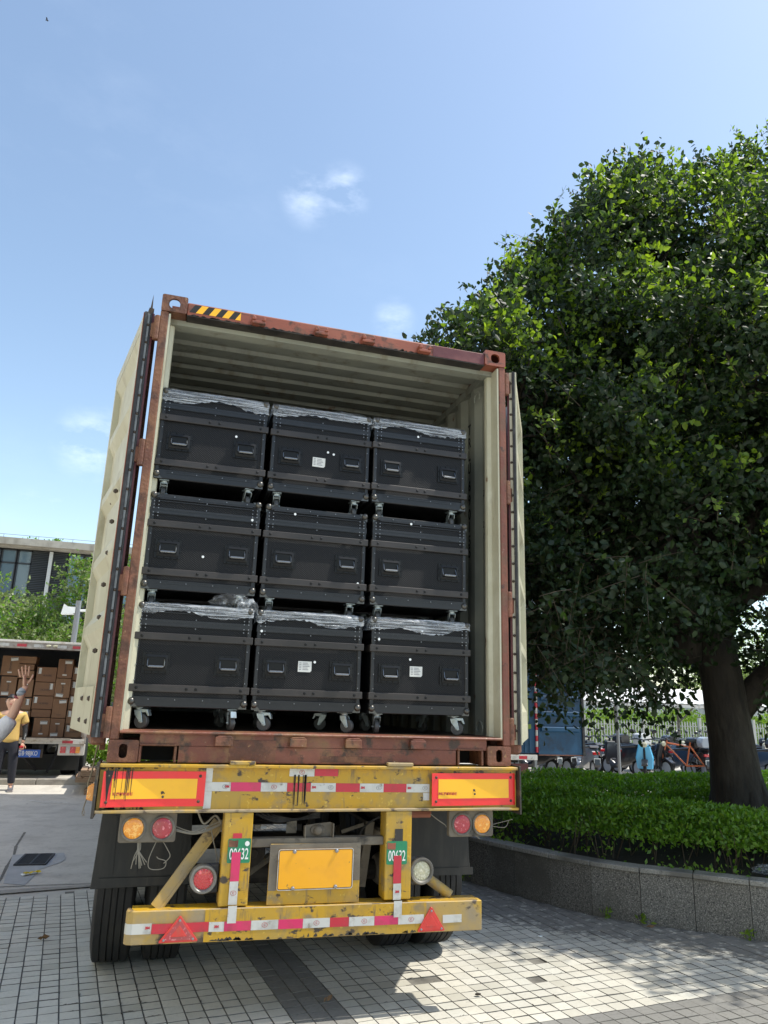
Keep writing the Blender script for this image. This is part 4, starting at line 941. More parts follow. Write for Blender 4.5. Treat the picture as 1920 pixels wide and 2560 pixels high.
    # bumper: bent ends
    m = MB(); pts = [(-1.022, .035), (-1.026, -.018), (-1.016, -.036), (-.99, -.046), (-.55, -.0505), (.99, -.0505), (.992, .03), (.97, .03), (.965, -.035), (-.98, -.030), (-1.005, .035)]
    m.prism(pts, lambda a, b, t: (a, b, t-.0085*(a+1.02)), .4505, .611)
    bu = m.build('bumper', 'dusty_yellow', r, bevel=.004)
    m = MB(); m.prism([(-.62, -.0525), (.64, -.0525), (.64, -.0507), (-.62, -.0507)], lambda a, b, t: (a, b, t-.0085*(a+1.02)), .453, .609); m.build('bumper_face', 'yellow_paint', bu)
    m = MB(); m.prism([(-1.0, -.03), (.985, -.03), (.985, .085), (-1.0, .085)], lambda a, b, t: (a, b, t-.0085*(a+1.02)), .603, .6095); m.build('bumper_top', 'yellow_paint', bu)
    BX = [-1.025, -.891, -.597, -.516, -.372, -.223, -.086, .067, .177, .206, .326, .468, .625]; BC = 'w r w m w m w r w m w'.split()
    BC = ['w', 'r', 'w', 'm', 'w', 'm', 'w', 'r', 'w', 'w', 'm', 'w']; MK = ['3', 0, '3', 0, 'C', 0, 'C', 0, 0, 'C', 0, 'C']
    for k in range(12):
        zc = .5255-.0085*(BX[k]+1.02)*1.15; yy = -.0545 if k else -.0515
        if k == 0:
            m = MB(); P = [(-1.0268, -.018), (-1.0168, -.0374), (-.99, -.0478), (-.892, -.0490), (-.892, -.0478), (-.99, -.0466), (-1.016, -.0366), (-1.026, -.018)]
            m.prism(P, lambda a, b, t: (a, b, t), zc-.025, zc+.025); o = m.build('reflective_tape', 'tape_white', r); text('lettering', '3M', .017, 'tape_red', o, (-.912, -.0502, zc+.004), sx=1.1, bold=.0011); continue
        strip(BX[k]+.0006, BX[k+1]-.0006, zc-.0235, zc+.0235, {'w': 'tape_white', 'r': 'tape_red', 'm': 'tape_magenta'}[BC[k]], yy, MK[k] or None, dz=-.0012)
    m = MB()
    o = strip(.742, .86, .482, .524, 'tape_white', -.0525)
    # triangles
    for cx, w, zt, zb in ((-.750, .104, .588, .459), (.667, .086, .577, .445)):
        def tri(k, y0_, y1_, mn, par, nm):
            cz = zb+(zt-zb)*.36; P = [(cx-w*k, cz+(zb-cz)*k), (cx+w*k, cz+(zb-cz)*k), (cx, cz+(zt-cz)*k)]
            P2 = []
            for i in range(3):
                a = Vector(P[i-1]); b = Vector(P[i]); c = Vector(P[(i+1) % 3]); e = .007*k; P2 += [tuple(b+(a-b).normalized()*e), tuple(b+(c-b).normalized()*e)]
            m = MB(); m.prism(P2, XZ, y0_, y1_); return m.build(nm, mn, par, bevel=.001)
        t = tri(1, -.066, -.0545, 'reflector_red', r, 'triangle_reflector')
        tri(.80, -.0675, -.0658, 'lens_pink' if cx < 0 else 'reflector_red', t, 'rim'); tri(.42, -.0690, -.0672, 'reflector_red', t, 'centre')
        for a, b in ((cx, zt-.025), (cx-w*.72, zb+.013), (cx+w*.72, zb+.013)):
            MB().lathe((a, -.0705, b), (0, 1, 0), [(0, .003), (.0015, .006), (.004, .0065)], 8).build('screw', 'rivet_steel', t)
    # plate panel, crossbar and number plate
    m = MB()
    m.prism([(-.291, .606), (.240, .6035), (.237, .915), (-.287, .92)], XZ, -.020, -.008); pp = m.build('plate_panel', 'yellow_paint', r, bevel=.003)
    m = MB(); m.box(-.3955, .3865, .005, .075, .900, .946); m.build('crossbar', 'dusty_metal', r, bevel=.004)
    m = MB(); m.box(-.289, .239, -.0225, -.0205, .863, .919); m.box(-.2885, -.243, -.0223, -.0203, .68, .862); m.box(.197, .2385, -.0223, -.0203, .72, .862); m.build('dusty_rim', 'dusty_metal', pp)
    m = MB(); m.prism(rrect(-.241, .196, .680, .893, .014), XZ, -.0285, -.0255); np_ = m.build('number_plate', 'plate_yellow', r)
    m = MB(); a = rrect(-.241, .196, .680, .893, .014); b = rrect(-.2375, .1925, .6835, .8895, .011); c = rrect(-.234, .189, .687, .886, .009); N = len(a)
    for A_, B_, mi, y_ in ((a, b, 0, -.0295), (b, c, 1, -.0292)): m.add([(x, y_, z) for x, z in A_]+[(x, y_, z) for x, z in B_], [(i, (i+1) % N, (i+1) % N+N, i+N) for i in range(N)], mi)
    m.build('plate_border', ['tape_white', 'black_edge'], np_)
    for x, z in ((-.150, .880), (.095, .880), (-.150, .690), (.095, .692)):
        MB().lathe((x, -.039, z), (0, 1, 0), [(0, .006), (.003, .010), (.010, .0115)], 10).build('screw', 'rivet_steel', np_, smooth=True, auto=30)
    # lamp bracket in the middle
    m = MB(); m.prism([(-.086, .9465), (.078, .9465), (.078, 1.018), (.066, 1.024), (-.02, 1.016), (-.086, 1.006)], XZ, .045, .053); m.box(-.09, -.084, .005, .053, .9465, 1.005); m.box(.076, .082, .005, .053, .9465, 1.02)
    lb = m.build('lamp_bracket', 'dusty_metal', r)
    m = MB(); m.lathe((-.008, .045, .982), (0, -1, 0), [(0, .045), (.008, .043), (.012, .028), (.03, .024), (.036, .018), (.038, .004)], 18); m.v = [(-.008+(v[0]+.008)*1.0, v[1], .982+(v[2]-.982)*.68) if v[1] > .035 else v for v in m.v]
    m.build('plate_lamp', 'dusty_metal', lb, smooth=True, auto=50)
    # light clusters
    for x0, x1, c, s in ((-1.113, -.812, ((-1.038, 'lens_amber'), (-.886, 'lens_pink')), -1), (.806, 1.100, ((.889, 'lens_pink'), (1.024, 'lens_amber')), 1)):
        m = MB(); m.prism(rrect(x0, x1, .934, 1.087, .014), XZ, .02, .06); m.box(x0+.03, x1-.03, .025, .05, 1.08, 1.0895); cl = m.build('lamp_cluster', 'dusty_metal', r, bevel=.003); tag(cl, 'round lamp pair under the %s end of the beam' % ('left' if s < 0 else 'right'))
        for cx, mn in c:
            m = MB(); m.lathe((cx, .0205, 1.007), (0, -1, 0), [(0, .066), (.010, .066), (.014, .060), (.010, .054), (.004, .052)], 28, cap=False); ri = m.build('lamp_ring', 'lamp_ring', cl, smooth=True, auto=40)
            m = MB(); m.lathe((cx, .0205, 1.007), (0, -1, 0), [(0, .053), (.008, .053), (.012, .048), (.0145, .03), (.015, .002)], 28); m.build('lens', mn, ri, smooth=True, auto=40)
            lm = MB()
            for rr_, n_ in ((.0, 1), (.018, 6), (.036, 12)):
                for i in range(n_):
                    a = 2*pi*i/n_+rr_; lm.sphere((cx+rr_*cos(a), .0072 if rr_ < .03 else .0085, 1.007+rr_*sin(a)), .0062, n=6, sc=(1, .5, 1))
            lm.build('lens_dimples', mn, ri, smooth=True)
    for cx, cz, mn, s in ((-.642, .745, 'lens_red', -1), (.627, .752, 'lens_clear', 1)):
        xb = -.5565 if s < 0 else .5495
        a, b = sorted((xb, cx+.01*s)); m = MB(); m.box(a, b, .015, .04, cz-.077, cz+.077); br = m.build('fog_lamp', 'gasket_rubber', r, bevel=.008); tag(br, 'red round rear lamp on the left post' if s < 0 else 'pale round rear lamp on the right post')
        m = MB(); m.lathe((cx, .045, cz), (0, -1, 0), [(0, .062), (.0, .076), (.04, .076), (.052, .071), (.052, .061), (.046, .054), (.040, .052)], 32, cap=False); m.build('lamp_ring', 'chrome_ring' if s < 0 else 'lamp_ring', br, smooth=True, auto=35)
        m = MB(); m.lathe((cx, .010, cz), (0, -1, 0), [(0, .0545), (.006, .052), (.010, .03), (.0115, .002)], 32); le = m.build('lens', mn, br, smooth=True, auto=40)
        lm = MB()
        for rr_, n_ in ((.0, 1), (.016, 6), (.031, 10), (.044, 16)):
            for i in range(n_):
                a = 2*pi*i/n_+rr_*9; lm.sphere((cx+rr_*cos(a), .0005+rr_*.06, cz+rr_*sin(a)), .0068, n=6, sc=(1, .5, 1))
        lm.build('lens_dimples', mn, br, smooth=True)
    # side marker lamp on the left end
    m = MB(); m.prism([(-1.30, 1.155), (-1.263, 1.145), (-1.263, 1.235), (-1.272, 1.238), (-1.298, 1.222)], XZ, .02, .09); m.build('side_marker', 'lens_amber', r, bevel=.004)
    # diagonal braces to the bumper ends
    m = MB(); m.bar((-.865, .06, .605), (-.545, .16, 1.02), .085, .012); m.bar((-.878, .02, .607), (-.575, .12, 1.02), .012, .07); m.build('brace', 'dusty_yellow', r)
    m = MB(); m.cyl((.835, .06, .60), (.56, .20, .79), .030, 12); m.build('brace', 'dusty_yellow', r, smooth=True, auto=50)
    # chassis rails and innards
    for x in (-.475, .468):
        m = MB(); m.box(x-.065, x+.065, .17, 11.4, 1.29, 1.342); m.box(x-.006, x+.006, .17, 11.4, .97, 1.29); m.box(x-.065, x+.065, .17, 11.4, .95, .969); m.build('chassis_rail', 'chassis_dark', r)
    m = MB()
    for yy in (.5, 2.2, 4.0, 6.0, 8.0, 9.6): m.box(-.468, .462, yy, yy+.08, 1.05, 1.25); m.box(-1.2, -.54, yy, yy+.06, 1.24, 1.32); m.box(.535, 1.2, yy, yy+.06, 1.24, 1.32)
    m.build('outrigger', 'chassis_dark', r)
    m = MB(); m.cyl((-.36, .62, 1.10), (.34, .62, 1.10), .085, 18); m.build('air_tank', 'chassis_dark', r, smooth=True, auto=40)
    for x, z in ((-.33, .80), (.30, .82)):
        m = MB(); m.lathe((x, .38, z), (0, 1, 0), [(0, .025), (.01, .028), (.015, .07), (.05, .082), (.09, .082), (.12, .07), (.16, .05)], 20); m.build('brake_chamber', 'chassis_dark', r, smooth=True, auto=35)
    m = MB(); m.cyl((-.45, .45, .62), (-.1, 1.25, .62), .03); m.cyl((.45, .3, .95), (.36, .9, .60), .03); m.bar((.36, .22, 1.0), (.33, .28, .62), .05, .02); m.bar((.20, .3, .93), (.33, .25, .98), .02); m.box(-.18, -.12, .12, .125, .955, 1.03); m.box(-.37, -.33, .10, .13, .985, 1.005)
    m.cyl((.24, .25, .83), (.31, .25, .825), .018); m.build('brake_rods', 'dusty_metal', r)['kind'] = 'stuff'
    MB().box(-.335, -.30, .09, .098, .985, .998).build('lock_tag', 'steel_grey', r)
    def wire(pts, rad=.004, mn='wire_grey', par=r):
        P = catmull(pts, .03) if False else pts; Q = []
        for i in range(len(P)-1):
            p0 = P[max(i-1, 0)]; p1 = P[i]; p2 = P[i+1]; p3 = P[min(i+2, len(P)-1)]
            for k in range(6):
                t = k/6; Q.append(tuple(.5*((2*b)+(-a+c)*t+(2*a-5*b+4*c-d)*t*t+(-a+3*b-3*c+d)*t**3) for a, b, c, d in zip(p0, p1, p2, p3)))
        Q.append(P[-1]); m = MB(); m.tube(Q, rad, 5); return m.build('wire', mn, par)
    for k in range(5):
        o = rnd.uniform(-.012, .012); wire([(-.81, .05+o, .995+o), (-.72, .04, .975+.6*o), (-.64, .06+o, .99+o), (-.56, .08, 1.02+o)], .0035)
    wire([(-.62, .09, 1.0), (-.60, .08, .93), (-.575, .09, .85), (-.57, .08, .80)], .0035)
    wire([(-.70, .07, 1.085), (-.66, .06, 1.02), (-.60, .08, 1.06), (-.565, .07, 1.02)], .006)
    for k in range(9):
        x = -1.0+rnd.uniform(-.008, .008); e = x+rnd.uniform(-.05, .06); wire([(x, .04, .94), (x+.003, .035, .90), ((x+e)/2, .03, .865), (e, .035, .82+rnd.uniform(-.02, .02))], .0026)
    wire([(-.91, .04, .935), (-.94, .03, .85), (-.93, .03, .80), (-.86, .03, .80), (-.85, .03, .835), (-.89, .03, .85), (-.90, .03, .86)], .0024); wire([(-.875, .04, .935), (-.85, .03, .90), (-.83, .03, .86), (-.86, .03, .825)], .0024)
    wire([(1.10, .03, 1.0), (1.16, .02, 1.015), (1.24, .03, 1.03)], .002); wire([(1.10, .03, .99), (1.18, .02, .985), (1.21, .03, 1.02)], .002); wire([(.99, .03, .935), (1.01, .02, .92)], .003)
    wire([(.70, .06, 1.06), (.74, .04, 1.03), (.79, .05, 1.00), (.80, .05, .985)], .003)
    for k in range(4): wire([(-.36+.03*k, .14, 1.06), (-.25, .12, 1.02+.01*k), (-.12, .12, 1.03), (.02, .14, 1.04+.01*k)], .007, 'gasket_rubber')
    wire([(.5, .12, 1.08), (.36, .14, 1.02), (.30, .2, .95), (.31, .25, .88)], .006, 'gasket_rubber')
    # rust and dirt caught along welds and edges of the bumper and posts
    m = MB()
    for k in range(46):
        x = rnd.choice([rnd.uniform(-.60, .62), rnd.uniform(-.12, .36), rnd.uniform(-.60, -.35)]); z = .4535-.0085*(x+1.02)+rnd.uniform(0, .004); w = rnd.uniform(.004, .02); h = rnd.uniform(.004, .02)
        m.add([(x-w, -.0530, z), (x+w, -.0530, z), (x+w*.7, -.0530, z+h*.6), (x+w*.1, -.0530, z+h), (x-w*.8, -.0530, z+h*.4)], [(0, 1, 2, 3, 4)])
    m.build('chipped_paint', 'black_edge', r)['kind'] = 'stuff'
    # hanging straps of rubber: mud flaps on brackets
    for s in (-1, 1):
        m = MB()
        if s < 0: P = [(-1.235, 1.02), (-.70, 1.03), (-.68, .595), (-1.255, .585)]
        else: P = [(.70, 1.03), (1.17, 1.02), (1.185, .70), (1.20, .598), (.70, .60)]
        m.prism(P, XZ, .60, .612)
        fl = m.build('mud_flap', 'rubber_flap', r, bevel=.003)
        a, b = sorted((s*1.21, s*.69)); m = MB()
        m.box(a, b, .592, .5995, .60, .645); m.build('flap_hem', 'rubber_flap', fl)
        m = MB()
        for k in range(4): x = a+.06+k*(b-a-.1)/3; m.prism([(x-.012, .66), (x+.012, .66), (x+.008, .99), (x-.008, .99)], XZ, .592, .5995)
        if s < 0: m.build('flap_rib', 'rubber_flap', fl)
        m = MB(); m.box(a, b, .56, .66, 1.02, 1.06); m.build('flap_bracket', 'chassis_dark', fl)
        # mudguard curve over the tyre
        m = MB(); pts = [(1.28+.60*cos(t), .52+.60*sin(t)) for t in np.linspace(radians(160), radians(20), 14)]
        n = len(pts); vs = [(x, p[0], p[1]) for x in (a-.0, b) for p in pts]+[(x, p[0]+.0, p[1]+.012) for x in (a-.0, b) for p in pts]
        m.add(vs, [(i, i+1, n+i+1, n+i) for i in range(n-1)]+[(2*n+i, 3*n+i, 3*n+i+1, 2*n+i+1) for i in range(n-1)]); m.build('mudguard', 'rubber_flap', r)
    m = MB(); m.cyl((.56, .35, 1.03), (.80, .35, 1.03), .03); m.build('lamp_arm', 'orange_paint', r)
    # axles and dual tyres
    def tyre_mesh():
        R_ = .505; m = MB(); w = .125
        prof = [(-w*.75, .29), (-w*.98, .36), (-w*1.0, .43), (-w*.9, .483)]
        g = [-.82, -.52, -.50, -.47, -.45, -.18, -.16, -.13, -.11, .11, .13, .16, .18, .45, .47, .50, .52, .82]; dd = [0, 0, 1, 1, 0, 0, 1, 1, 0, 0, 1, 1, 0, 0, 1, 1, 0, 0]
        for a, b in zip(g, dd): prof.append((a*w, R_-.004*(a/.82)**2-.012*b))
        prof += [(w*.9, .483), (w*1.0, .43), (w*.98, .36), (w*.75, .29)]
        m.lathe((0, 0, 0), (1, 0, 0), prof, 56, 0, cap=False)
        return m
    def rim_mesh():
        m = MB(); m.lathe((0, 0, 0), (1, 0, 0), [(-.09, .292), (-.09, .24), (-.03, .20), (.02, .12), (.06, .11), (.09, .09), (.10, .02)], 28); return m
    tm = None
    for ax, yy in enumerate((1.28, 2.62, 3.96)):
        m = MB(); m.cyl((-1.0, yy, .515), (1.0, yy, .515), .07, 14); m.build('axle', 'chassis_dark', r)
        for x in (-1.115, -.80, .79, 1.10):
            if tm is None:
                o = tyre_mesh().build('tyre', 'tyre_rubber', r, smooth=True, auto=25); q = rim_mesh().build('rim', 'rim_steel', o, smooth=True, auto=30); tm = (o, q)
            else:
                o = tm[0].copy(); COL.objects.link(o); q = tm[1].copy(); COL.objects.link(q); q.parent = o
            o.location = (x, yy, .519)
            if x < 0: q.rotation_euler = (0, pi, 0)
    m = MB(); m.box(-.9, .9, 4.9, 5.0, .5, .95); m.box(-.5, .5, 8.5, 8.6, .3, .95); m.build('landing_gear', 'chassis_dark', r)
    return r
build_trailer()
def build_tractor():
    r = thing('tractor_cab', 'dark tractor unit far ahead under the container, barely seen beneath the trailer', 'truck', (0, 9.8, .1))
    m = MB(); m.box(-1.1, 1.1, .6, 2.3, .6, 2.65); m.box(-1.05, 1.05, 2.3, 2.45, .5, 1.9); m.build('cab_body', 'blue_steel', r, bevel=.12, seg=3)
    m = MB(); m.box(-.4, .4, -1.5, 2.2, .7, .93); m.build('frame', 'chassis_dark', r)
    m = MB(); m.box(-1.0, 1.0, 2.305, 2.32, 1.95, 2.5); m.build('windscreen', 'window_glass', r)
    for x in (-1.02, .72):
        for y in (-1.6, -.3, 1.9): m = MB(); m.cyl((x, y, .5), (x+.3, y, .5), .5, 28); m.build('wheel', 'tyre_rubber', r)
build_tractor()
def build_rope():
    pts = [(-1.297, .32, 1.49), (-1.290, .31, 1.42), (-1.298, .30, 1.34), (-1.306, .30, 1.28), (-1.318, .30, 1.21), (-1.315, .30, 1.14), (-1.326, .30, 1.07)]
    m = MB(); m.tube([(x+rnd.uniform(-.004, .004), y, z) for x, y, z in pts], [.004, .005, .004, .005, .006, .0035, .003], 6)
    for k in range(4): m.tube([(-1.326, .30, 1.075), (-1.326+rnd.uniform(-.01, .01), .30, 1.05), (-1.328+rnd.uniform(-.016, .016), .30, 1.035)], .0018, 4)
    o = m.build('hanging_rope', 'rope'); tag(o, 'frayed thin rope hanging below the left container door', 'rope')
build_rope()

# ------------------------------------------------------------------ foliage
def unit(n, up=0.0):
    d = rng.normal(size=(n, 3)); d /= np.linalg.norm(d, axis=1)[:, None]; d[:, 2] += up; return d/np.linalg.norm(d, axis=1)[:, None]
def sprays(C, Out, ntw, nl, tl, leafgap=0, droop=0.0):
    """twigs from cluster centres C with outward direction Out -> leaf base points, directions, tip factor, twig ends"""
    n = len(C); B = np.repeat(C, ntw, 0)+rng.normal(size=(n*ntw, 3))*.09; O = np.repeat(Out, ntw, 0)
    D = O*.75+unit(n*ntw)*.95; D[:, 2] += .25-droop; D /= np.linalg.norm(D, axis=1)[:, None]
    L = tl*(.5+rng.random(n*ntw)); T = np.tile(np.linspace(.12, 1, nl), n*ntw)
    Br = np.repeat(B, nl, 0); Dr = np.repeat(D, nl, 0); Lr = np.repeat(L, nl)
    sag = -(T**2)*(.12+droop*.35)
    P = Br+Dr*(Lr*T)[:, None]; P[:, 2] += sag*Lr
    ld = Dr*.55+unit(len(P))*.85; ld[:, 2] -= .12; ld /= np.linalg.norm(ld, axis=1)[:, None]
    return P, ld, T, B, B+D*L[:, None]
def build_big_tree():
    r = thing('tree', 'big dark dense leafy tree growing in the planter beside the container', 'tree', (0, 0, 0))
    tr = MB()
    base = Vector((5.50, 2.9, .38)); trunk = [base, (5.48, 2.9, .75), (5.45, 2.9, 1.4), (5.41, 2.92, 2.1), (5.33, 2.95, 2.8), (5.24, 3.0, 3.5)]
    tr.tube(trunk, [.46, .30, .25, .235, .225, .24], 18)
    for k in range(9):
        a = 2*pi*k/9+.3; d = Vector((cos(a), sin(a), 0)); tr.tube([base+d*.14+Vector((0, 0, .75)), base+d*.26+Vector((0, 0, .30)), base+d*.50+Vector((0, 0, .06)), base+d*.85+Vector((0, 0, -.05))], [.10, .10, .08, .03], 8)
    tr.build('trunk', 'bark', r, smooth=True)
    lobes = [((2.65, 2.7, 5.15), 1.0), ((3.3, 3.0, 6.1), 1.15), ((3.9, 3.1, 7.1), 1.15), ((4.9, 3.1, 7.7), 1.15), ((5.9, 3.2, 8.0), 1.15), ((7.0, 3.2, 8.8), 1.25), ((8.7, 3.4, 8.0), 1.8),
             ((6.3, 2.2, 6.4), 1.7), ((4.5, 2.2, 5.2), 1.4), ((3.2, 2.5, 4.1), 1.05), ((2.9, 2.9, 3.15), .85), ((4.2, 2.3, 3.6), 1.1), ((5.3, 1.6, 5.1), 1.15), ((6.9, 1.5, 4.9), 1.6), ((8.6, 1.8, 5.6), 1.9),
             ((5.3, 4.6, 6.0), 1.7), ((3.6, 4.6, 4.6), 1.2), ((7.4, 4.7, 5.8), 1.8), ((9.6, 4.0, 5.0), 1.8), ((6.6, 1.2, 3.4), 1.0), ((7.9, 1.0, 3.6), 1.2), ((4.6, 4.2, 3.2), 1.1), ((6.0, 0.6, 5.6), 1.0), ((5.9, 5.4, 3.9), 1.4), ((3.7, 5.0, 3.2), 1.0), ((8.2, .4, 6.4), 1.2), ((2.1, 2.6, 5.45), .35), ((5.0, 3.1, 8.45), .4)]
    # limbs
    lm = MB(); fork = Vector(trunk[-1])
    for (c, q) in lobes:
        c = Vector(c); start = Vector(trunk[3])*(.5)+fork*.5 if rnd.random() < .4 else fork; mid = start.lerp(c, .5)+Vector((rnd.uniform(-.3, .3), rnd.uniform(-.3, .3), rnd.uniform(.0, .5)))
        lm.tube([start, start.lerp(mid, .5)+Vector((0, 0, .1)), mid, mid.lerp(c, .5), c], [.13, .10, .075, .05, .025], 7)
        for k in range(7):
            e = c+Vector((rnd.gauss(0, 1), rnd.gauss(0, 1), rnd.gauss(.2, 1))).normalized()*q*.85; s0 = mid.lerp(c, rnd.uniform(.3, 1))
            lm.tube([s0, s0.lerp(e, .5)+Vector((rnd.uniform(-.1, .1), rnd.uniform(-.1, .1), .05)), e], [.028, .016, .006], 5)
    for a, b in (((5.75, 2.9, 2.0), (6.9, 2.6, 3.0)), ((5.2, 2.9, 2.6), (4.3, 2.6, 4.0))):
        a = Vector(a); b = Vector(b); lm.tube([a-Vector((.3, 0, .3)), a.lerp(b, .3), a.lerp(b, .7)+Vector((0, 0, .1)), b+Vector((0, 0, .6))], [.18, .14, .11, .08], 10)
    lm.build('limbs', 'bark', r, smooth=True)
    Cs, Os, SC = [], [], []
    for (c, q) in lobes:
        m_ = int(11*q**1.9)+3; d = unit(m_, .15); sub = np.array(c)+d*(q*(.72+.30*rng.random(m_)))[:, None]*np.array([1, 1, .92]); sr = .22+.20*rng.random(m_)
        k_ = 9; dd = unit(m_*k_, .1)+np.repeat(d, k_, 0)*.7; dd /= np.linalg.norm(dd, axis=1)[:, None]
        P_ = np.repeat(sub, k_, 0)+dd*(np.repeat(sr, k_)*(.55+.5*rng.random(m_*k_)))[:, None]
        Cs.append(P_); Os.append(dd); SC.append(np.repeat(sub, k_, 0))
        n = int(13*q**2)+2; di = unit(n); Cs.append(np.array(c)+di*(q*.62*rng.random(n)**.5)[:, None]); Os.append(di); SC.append(np.array(c)+di*q*.3)
    C = np.concatenate(Cs); O = np.concatenate(Os); SCA = np.concatenate(SC)
    # slim shoots standing out of the silhouette
    def clear(P): return ((P[:, 0] > 1.62) | (P[:, 2] > 4.75)) & (P[:, 2] > 1.9)
    P, D, T, TB, TE = sprays(C, O, 8, 8, .28)
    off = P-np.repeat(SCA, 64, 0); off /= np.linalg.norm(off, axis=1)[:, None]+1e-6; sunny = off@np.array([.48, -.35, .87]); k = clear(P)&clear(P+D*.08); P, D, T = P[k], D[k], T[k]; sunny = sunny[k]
    sun_tint = ((rng.random(len(P)) < np.clip((sunny-.12)*1.15, 0, .85)*(.45+.55*(T > .6))) & (P[:, 2] > 4.0) & (np.linalg.norm(P-np.array([6.2, 3.2, 5.0]), axis=1) > 1.9)).astype(int)  # sun-facing outer leaves get the lighter colour: sunlight painted into the crown
    leaves('crown', P, D, .080, ['tree_leaf', 'young_sunlit_leaf'], r, sun_tint, width=.60, six=True)
    sc = []; so = []
    for (c, q) in lobes:
        n = int(8*q*q); d = unit(n, .5); sc.append(np.array(c)+d*q*.95); so.append(d)
    sc = np.concatenate(sc); so = np.concatenate(so)+np.array([0, 0, .6]); so /= np.linalg.norm(so, axis=1)[:, None]
    P, D, T, TB2, TE2 = sprays(sc, so, 4, 14, .40); k = clear(P); P, D, T = P[k], D[k], T[k]
    leaves('shoots', P, D, .070, ['tree_leaf', 'young_sunlit_leaf'], r, ((rng.random(len(P)) < .55) & (P[:, 2] > 3.2)).astype(int), width=.5, six=False)
    # drooping curtains under the crown
    n = 300; hx = rng.uniform(2.4, 8.8, n); hy = rng.uniform(.9, 4.6, n); hz = rng.uniform(2.1, 3.1, n)
    low = (hx > 4.0) & (hx < 5.1); hz = np.where(low, hz-.3*rng.random(n), hz)
    keep = (np.hypot(hx-5.4, hy-2.9) > .5) & ~((np.abs(hx+.975-6.33*(hy+4.5)/7.4) < .75) & (hy < 3.0)); hc = np.stack([hx, hy, hz], 1)[keep]
    od = unit(len(hc)); od[:, 2] = -.55-.4*rng.random(len(hc)); od /= np.linalg.norm(od, axis=1)[:, None]
    P, D, T, TB3, TE3 = sprays(hc, od, 5, 11, .46, droop=.35); k = P[:, 2] > 1.30; P, D = P[k], D[k]
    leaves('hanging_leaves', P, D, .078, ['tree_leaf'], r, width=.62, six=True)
    tw = MB()
    for A, B in ((TB, TE), (TB2, TE2), (TB3, TE3)):
        idx = rng.choice(len(A), min(len(A), 2600), replace=False)
        for i in idx:
            a, b = A[i], B[i]
            if a[0] < 1.6 or b[0] < 1.6 or b[2] < 1.5: continue
            tw.tube([a, (a+b)/2+[0, 0, .01], b], [.0035, .0028, .0015], 3)
    o = tw.build('twigs', 'twig', r, fix=False); o['kind'] = 'stuff'
build_big_tree()

def build_hedges():
    def h(d, x, y):
        base = .40+np.clip((d-.18)/.30, 0, 1)**.6*.43
        dip = .30*np.exp(-((d-2.15)/.40)**2); back = .05*np.clip((d-2.4)/.6, 0, 1)
        return base-dip+back+.03*np.sin(x*3.1+y)+.025*np.sin(y*4.7+x*1.3)
    def pts(n, lo, hi):
        x = rng.uniform(1.9, 12.0, n*3); y = rng.uniform(-1.2, 6.4, n*3); d = wall_dist(x, y); k = (d > lo) & (d < hi); k &= np.hypot(x-5.42, y-2.9) > .42
        return x[k], y[k], d[k]
    for nm, lab, lo, hi, cnt in (('hedge', 'clipped bright green hedge along the front rim of the planter', .30, 2.15, 115000), ('hedge', 'rear clipped green hedge behind the tree trunk in the planter', 2.15, 6, 110000)):
        r = thing(nm, lab, 'hedge')
        x, y, d = pts(cnt, lo, hi); 
        near = (y < 4.2)
        top = h(d, x, y); n = len(x)
        cl = np.sin(x*9.3+np.sin(y*7)*2)*np.sin(y*10.1+np.sin(x*6)*2)*.018
        z = top+cl-rng.random(n)**2.2*.26
        if lo < 1:   # front face: fill the side down to the branches
            f = (d < .55) & (rng.random(n) < .6); z = np.where(f, .60+(top-.60)*rng.random(n), z)
        D = unit(n, .55)
        leaves('foliage', np.stack([x, y, z], 1), D, .048, ['hedge_leaf', 'young_sunlit_leaf'], r, (rng.random(n) < .10).astype(int), width=.5)['kind'] = 'stuff'
        m = MB()
        for k in range(420 if lo < 1 else 120):
            i = rnd.randrange(n)
            if y[i] > 4.5 or d[i] > lo+.9: continue
            b = Vector((x[i], y[i], .385)); 
            for q in range(2):
                e = b+Vector((rnd.uniform(-.16, .16), rnd.uniform(-.16, .16), rnd.uniform(.28, .40))); m.tube([b, b.lerp(e, .5)+Vector((rnd.uniform(-.03, .03), rnd.uniform(-.03, .03), 0)), e], [.006, .004, .002], 4)
        m.build('stems', 'twig', r)['kind'] = 'stuff'
    # creeping ground cover just inside the cap stones
    n = 5200; x = rng.uniform(1.9, 6.5, n*6); y = rng.uniform(-.8, 4.5, n*6); d = wall_dist(x, y); k = (d > .11) & (d < .30) & (np.sin(x*6)+np.sin(y*9+x*3) > .1); x, y = x[k], y[k]
    z = .39+rng.random(len(x))*.075; o = leaves('ground_cover', np.stack([x, y, z], 1), unit(len(x), .5), .036, ['young_sunlit_leaf', 'hedge_leaf'], None, (rng.random(len(x)) < .5).astype(int), width=.75); tag(o, 'low creeping leaves along the inner edge of the planter', 'ground cover', kind='stuff')
    # single weeds at the wall foot
    for i, (x, y, lab) in enumerate(((2.86, 1.57, 'thin weed sprouting at the foot of the planter wall'), (3.06, 1.36, 'small leafy weed at the foot of the planter wall, second from the right'), (3.655, .83, 'bright weed growing from the wall foot near the right picture edge'), (2.14, 3.12, 'weed clump at the wall foot beside the trailer tyre'))):
        n = 22 if i != 3 else 60; p = np.array([x, y, .02])+rng.normal(size=(n, 3))*[.02+.03*(i == 3), .02+.03*(i == 3), .0]; p[:, 2] = .015+rng.random(n)*.06
        o = leaves('weed', p, unit(n, .7), .045, ['young_sunlit_leaf'], None, width=.45); tag(o, lab, 'weed')
build_hedges()
